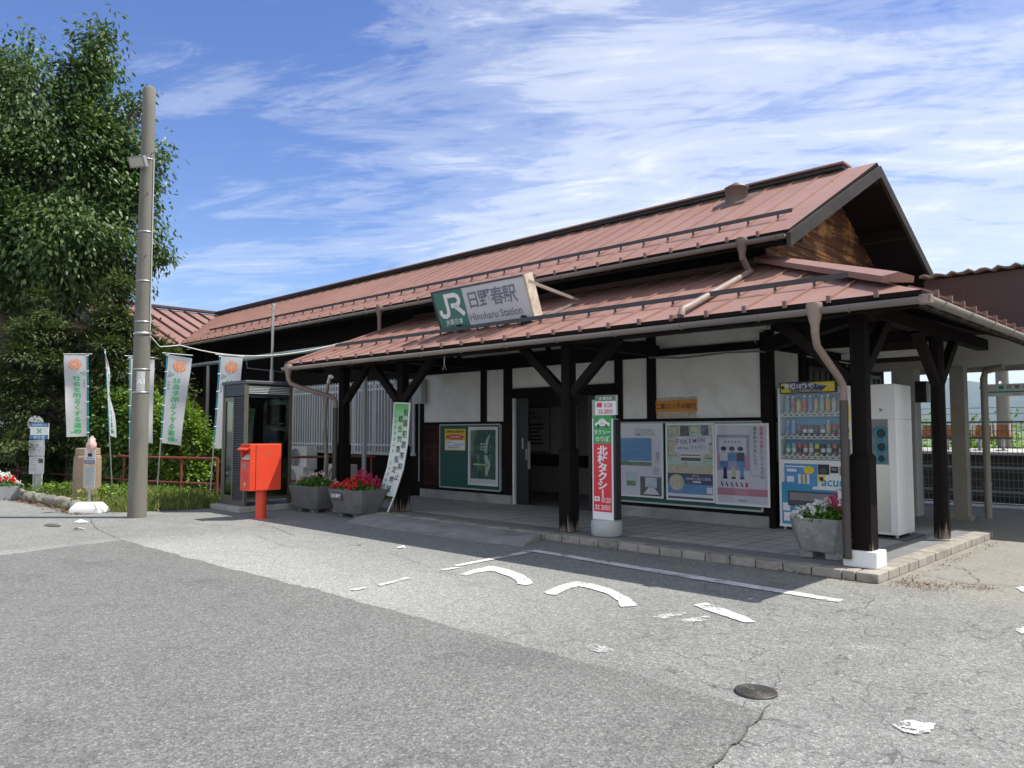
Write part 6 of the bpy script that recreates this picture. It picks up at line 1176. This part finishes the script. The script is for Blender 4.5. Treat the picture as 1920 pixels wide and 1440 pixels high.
for i, (y, z, rr) in enumerate(wires):
    g = MB(); g.tube([(-60, y, z), (0, y, z - .02), (40, y, z)], rr, 0, 6); tag(g.build('overhead_wire', 'steel' if rr > .015 else 'dgrey', base=(-4, y, z)), ('bright horizontal rail wires' if rr > .015 else 'thin dark wires') + ' strung over the track behind the fence', 'wire', 'overhead wires above the track' if rr > .015 else 'thin wires beyond the far platform')

# ================================================================== VEGETATION
vr = np.random.default_rng(21)
def pt(px, py, dep): """point seen at a photo pixel at a given depth, used only to lay the planting out"""; p = FWD * dep + RIGHT * ((px - 960) / F_PX * dep); return (p.x, p.y, 1.45 + (808 - py) / F_PX * dep)
def unit(n): d = vr.normal(0, 1, (n, 3)); return d / np.linalg.norm(d, axis=1, keepdims=True)
def nrm(a): return a / np.maximum(np.linalg.norm(a, axis=1, keepdims=True), 1e-6)
def crown(g, blobs, sprays, per, L, Wd, sig, droop=.7, out=.5, flat=0.0, freq=.7, thr=-.05, rho=(.45, 1.03), m=0, zmin=.02):
    """blobs: (centre, (rx, ry, rz)); leaf sprays sit through the shell of each blob, thinned by 3-D noise so that gaps show"""
    B = np.array([b[0] for b in blobs]); R = np.array([b[1] for b in blobs]); w = R[:, 0] * R[:, 2]; w = w / w.sum(); C_ = []; O_ = []; tot = 0
    while tot < sprays:
        k = 4000; i = vr.choice(len(B), k, p=w); d = unit(k); q = vr.uniform(rho[0] ** 2.2, rho[1] ** 2.2, k) ** (1 / 2.2); p = B[i] + d * R[i] * q[:, None]
        nv = np.array([mnoise.noise(Vector(x) * freq) + .45 * mnoise.noise(Vector(x) * freq * 2.6) for x in p]); keep = (nv > thr + .25 * (q > .9)) & (p[:, 2] > zmin); C_.append(p[keep]); O_.append(d[keep]); tot += keep.sum()
    C_ = np.concatenate(C_)[:sprays]; O_ = np.concatenate(O_)[:sprays]; n = len(C_) * per
    ax = nrm(O_ * np.array([1, 1, .35]) + vr.normal(0, .35, O_.shape)); t = vr.uniform(0, 1, (len(C_), per, 1))
    P = (C_[:, None, :] + ax[:, None, :] * (t - .5) * sig * 3.2 + vr.normal(0, sig, (len(C_), per, 3)) * np.array([1, 1, 1 - .7 * flat])).reshape(-1, 3); Oo = np.repeat(O_, per, 0); Ax = np.repeat(ax, per, 0)
    D = nrm(Oo * out + Ax * out * .8 + np.array([0, 0, -droop]) + vr.normal(0, .38, (n, 3)) * np.array([1, 1, 1 - .5 * flat])); N = nrm(vr.normal(0, .55, (n, 3)) * (1 - .5 * flat) + Oo * .35 + np.array([0, 0, .55 + flat])); P[:, 2] = np.maximum(P[:, 2], .03)
    g.leaves(P, N, D, vr.uniform(*L, n), vr.uniform(*Wd, n), m)
def limbs(g, base, r0, fork, tips, seg=9):
    base, fork = Vector(base), Vector(fork); g.tube([base, base.lerp(fork, .12) + Vector((.03, .02, 0)), base.lerp(fork, .55) + Vector((.08, -.05, 0)), fork], [r0 * 1.35, r0, r0 * .85, r0 * .72], 0, 12)
    for i, t in enumerate(tips):
        t = Vector(t); s = base.lerp(fork, .6 + .4 * ((i * 37) % 10) / 10); md = s.lerp(t, .5) + Vector((vr.normal(0, .15), vr.normal(0, .15), .25)); g.tube([s, md, t], [r0 * .42, r0 * .26, r0 * .06], 0, seg)
        for k in range(3): q = s.lerp(t, vr.uniform(.45, .9)); e = s.lerp(t, .95) + Vector(vr.normal(0, .22, 3)); g.tube([q, q.lerp(e, .6), e], [r0 * .13, r0 * .08, r0 * .02], 0, 6)
def tree(name, label, base, r0, fork, blobs, leafm, groups, cat='tree', group=None):
    t = thing(name, label, cat, base, group); g = MB(); limbs(g, base, r0, fork, [b[0] for b in blobs]); g.build('trunk', 'bark', t); g = MB()
    for kw in groups: crown(g, blobs, **kw)
    g.build('crown', leafm, t); return t
def bl(l, dep, k=1.0): return [(pt(x, y, dep + dd), (rx * dep / F_PX, rx * dep / F_PX * k, ry * dep / F_PX)) for x, y, rx, ry, dd in l]
big = bl([(-60, 330, 230, 230, .5), (20, 190, 130, 125, -.6), (110, 330, 150, 130, 0), (90, 470, 170, 110, -.8), (190, 440, 78, 110, .2), (180, 255, 80, 75, .3), (128, 165, 58, 70, 0), (158, 82, 26, 52, 0), (238, 190, 32, 34, .2), (240, 330, 40, 80, .3), (-60, 540, 140, 50, -.3), (40, 530, 90, 40, .2), (262, 400, 26, 60, .2), (266, 150, 16, 24, .2), (278, 470, 16, 20, .2), (272, 275, 18, 28, .1), (178, 40, 12, 20, 0), (30, 60, 20, 24, 0), (0, 110, 48, 52, 0), (232, 510, 34, 48, .4), (130, 520, 80, 40, -.4)], 22.0, .75)
tree('broadleaf_tree', 'tall dense broadleaf tree rising above everything at the left, with one spire at its top', (-25.7, 5.0, 0), .34, (-25.4, 5.5, 4.9), big, 'leaf', [dict(sprays=2300, per=26, L=(.13, .21), Wd=(.055, .09), sig=.22, droop=.7, out=.55, flat=.6, freq=.6, thr=-.02, rho=(.6, 1.05), zmin=5.0), dict(sprays=2600, per=13, L=(.14, .20), Wd=(.06, .09), sig=.24, droop=.8, out=.4, freq=.5, thr=-.4, rho=(.2, .85), zmin=5.0)])
def tiers(cx, dep, y0, y1, step, r0, r1, seed):
    """layered conifer boughs: flat clumps in whorls that widen downwards"""
    r = random.Random(seed); L = []; y = y0
    while y < y1:
        t = (y - y0) / (y1 - y0); rad = r0 + (r1 - r0) * t ** .8
        for k in range(4 if t > .2 else 2):
            a = r.uniform(0, 6.283); q = rad * r.uniform(.35, .85); L.append((cx + math.cos(a) * q, y + r.uniform(-14, 14), rad * r.uniform(.38, .6), r.uniform(14, 22), math.sin(a) * q * dep / F_PX * .75))
        y += step
    return bl(L, dep, .8)
cg = dict(per=20, L=(.09, .17), Wd=(.03, .055), sig=.11, droop=.28, out=.9, flat=.9, freq=1.3, thr=-.12, rho=(.3, 1.1))
tree('conifer', 'dark spreading conifer under the broadleaf tree, behind the bus stops', (-21.9, 6.3, 0), .16, (-21.9, 6.4, 2.2), tiers(62, 19.4, 560, 850, 24, 26, 128, 3), 'yew', [dict(sprays=2500, **cg)], group='dark conifers behind the banners')
tree('conifer', 'dark conifer with feathery tips in front of the wing roof, behind the concrete pole', (-20.0, 7.3, 0), .14, (-20.0, 7.2, 2.0), tiers(215, 19.3, 545, 800, 24, 22, 100, 8), 'yew', [dict(sprays=2100, **cg)], group='dark conifers behind the banners')
tree('conifer', 'smaller dark conifer at the wing wall, right of the concrete pole', (-19.6, 8.2, 0), .10, (-19.5, 8.2, 1.6), tiers(300, 19.6, 640, 800, 24, 14, 48, 12), 'yew', [dict(sprays=800, **cg)], group='dark conifers behind the banners')
def bush(label, blobs, base, leafm, sprays, L, Wd, group='bushes in the planting bed', **kw):
    a = dict(sprays=sprays, per=12, L=L, Wd=Wd, sig=.09, droop=.25, out=.6, flat=.3, freq=1.6, thr=-.12); a.update(kw)
    t = thing('bush', label, 'bush', base, group); g = MB()
    for b in blobs: g.tube([base, Vector(base).lerp(Vector(b[0]), .6) + Vector((.05, .03, .1)), b[0]], [.03, .02, .008], 0, 6)
    g.build('stems', 'bark', t); g = MB(); crown(g, blobs, **a); g.build('crown', leafm, t)
bush('bright yellow green bush between the concrete pole and the phone booth', bl([(330, 830, 72, 80, 0), (385, 862, 45, 52, .1), (290, 800, 55, 75, .3), (350, 890, 70, 40, .0), (262, 775, 45, 50, .3), (300, 770, 45, 45, .3)], 17.9, .6), (-17.7, 7.6, 0), 'bush', 1900, (.07, .12), (.04, .065))
bush('mid green bush with pointed leaves, left of the concrete pole', bl([(205, 800, 62, 80, 0), (235, 850, 60, 75, -.2), (175, 850, 40, 60, .2), (215, 765, 48, 48, .1), (245, 790, 40, 55, -.2)], 18.5, .55), (-19.1, 7.2, 0), 'bushd', 1800, (.08, .14), (.045, .07))
bush('dark green bush behind the portable bus stop and stone pillar', bl([(110, 850, 55, 75, .4), (150, 815, 40, 50, .6), (90, 900, 45, 40, .2)], 20.2, .55), (-21.6, 7.4, 0), 'bushd', 800, (.08, .13), (.04, .065))
bush('low leafy shrub beside the bus stop posts, at the far left', bl([(25, 880, 55, 55, .3), (-40, 870, 60, 70, .5)], 22.3, .7), (-24.9, 7.1, 0), 'bushd', 700, (.08, .13), (.04, .065))
# weeds and grass of the bed, which nobody could count
def blades(n, xf, hgt, wd, mat=0, lean=.5):
    P = xf(n); D = vr.normal(0, lean, (n, 3)); D[:, 2] = 1; D = nrm(D); N = nrm(np.cross(D, vr.normal(0, 1, (n, 3)))); return P, N, D, vr.uniform(*hgt, n), vr.uniform(*wd, n)
def strip(pts, wid): 
    pts = np.array(pts); 
    def f(n): t = vr.uniform(0, len(pts) - 1.001, n); i = t.astype(int); fr = (t - i)[:, None]; p = pts[i] * (1 - fr) + pts[i + 1] * fr + vr.normal(0, wid, (n, 2)); return np.concatenate([p, np.full((n, 1), .008)], 1)
    return f
g = MB()
g.leaves(*blades(2700, strip([(-19.0, 4.95), (-16.5, 4.95), (-15.0, 5.1), (-14.6, 5.9), (-14.55, 6.6)], .22), (.08, .30), (.010, .02), lean=.7))
g.leaves(*blades(3000, strip([(-17.4, 5.9), (-15.6, 6.1), (-14.8, 6.4)], .32), (.12, .42), (.012, .024), lean=.75))
g.leaves(*blades(1800, strip([(-13.9, 8.35), (-13.0, 8.7), (-12.9, 9.4)], .2), (.12, .35), (.012, .022)))
g.leaves(*blades(1500, strip([(-24, 4.8), (-19.5, 4.8)], .15), (.08, .2), (.012, .02)))
tag(g.build('grass', 'grass'), 'long pale grass and weeds along the front of the planting bed', 'grass', kind='stuff')
g = MB(); n = 5200; P = np.concatenate([strip([(-19.4, 5.2), (-17.8, 5.5), (-16.6, 5.9), (-15.2, 6.5)], .33)(n - 1700), strip([(-15.2, 8.9), (-13.6, 9.2)], .35)(1700)]); P[:, 2] = vr.uniform(.02, .30, n); D = unit(n); D[:, 2] = np.abs(D[:, 2]) * .4; D = nrm(D); N = nrm(vr.normal(0, .4, (n, 3)) + np.array([0, 0, 1])); g.leaves(P, N, D, vr.uniform(.05, .11, n), vr.uniform(.03, .06, n))
tag(g.build('ground_cover', 'bush'), 'leafy ground cover under the bushes and the railing', 'ground cover', kind='stuff')
# beyond the tracks
g = MB(); crown(g, [((x, 39 + vr.normal(0, .4), .6), (1.6, 1.2, 1.5 + vr.normal(0, .25))) for x in np.arange(-30, 8, 1.5)], 1500, 10, (.16, .28), (.10, .16), .22, droop=.2, freq=.8, zmin=-.3); tag(g.build('hedge', 'bush', base=(-10, 39, -.35)), 'long bright green hedge beyond the far platform', 'hedge')
tree('small_tree', 'small bright green tree right of the line pole beyond the far platform', (-3.4, 30.0, -.35), .10, (-3.4, 30, 1.2), [((-3.6, 30, 1.9), (1.3, 1.2, .9)), ((-2.4, 30.3, 2.3), (1.2, 1.1, 1.0)), ((-4.3, 30.2, 1.4), (.9, .9, .7))], 'bush', [dict(sprays=520, per=12, L=(.14, .24), Wd=(.08, .13), sig=.16, droop=.35, freq=.9, thr=-.1, zmin=.2)])
g = MB(); g.box(-33, -29.5, 8.4, 8.6, 0, 1.18, 0); g.box(-32.0, -31.2, 8.385, 8.4, .5, .95, 1); tag(g.build('garden_wall', ['white', 'mgrey'], base=(-31, 8.5, 0)), 'low white wall with a grey panel glimpsed behind the railing at far left', 'wall')
# hills
nx, ny = 150, 22; g = MB(); V = []
for j in range(ny + 1):
    for i in range(nx + 1):
        x = -5200 + 8200 * i / nx; y = 3300 + .33 * (x + 850) * .0 + 2300 * j / ny; s = math.sin(math.pi * min(1, j / ny * 1.0)) ** .8
        h = (170 + 70 * mnoise.fractal(Vector((x / 520, y / 900, 3.3)), 1.0, 2.0, 5) + 90 * math.exp(-((x + 1150) / 190) ** 2)) * s; V.append((x, y, max(-5, h) - 2))
g.add(V, [(j * (nx + 1) + i, j * (nx + 1) + i + 1, (j + 1) * (nx + 1) + i + 1, (j + 1) * (nx + 1) + i) for j in range(ny) for i in range(nx)], 0, True); structure(g, 'hills', 'hill')

# air between here and the hills
g = MB(); g.box(-6200, 6200, -700, 6200, -3, 345); hz = g.build('haze', [])
m = bpy.data.materials.new('haze_air'); m.use_nodes = True; t_ = m.node_tree; t_.nodes.remove(t_.nodes['Principled BSDF'])
pv = nd(t_, 'ShaderNodeVolumePrincipled', Color=(.62, .80, 1.0, 1), Density=.0001, Anisotropy=.0); lk(t_, pv.outputs[0], t_.nodes['Material Output'].inputs['Volume']); hz.data.materials.append(m); tag(hz, 'thin blue haze over the distant hills', 'haze', kind='stuff')
S.cycles.volume_bounces = 0
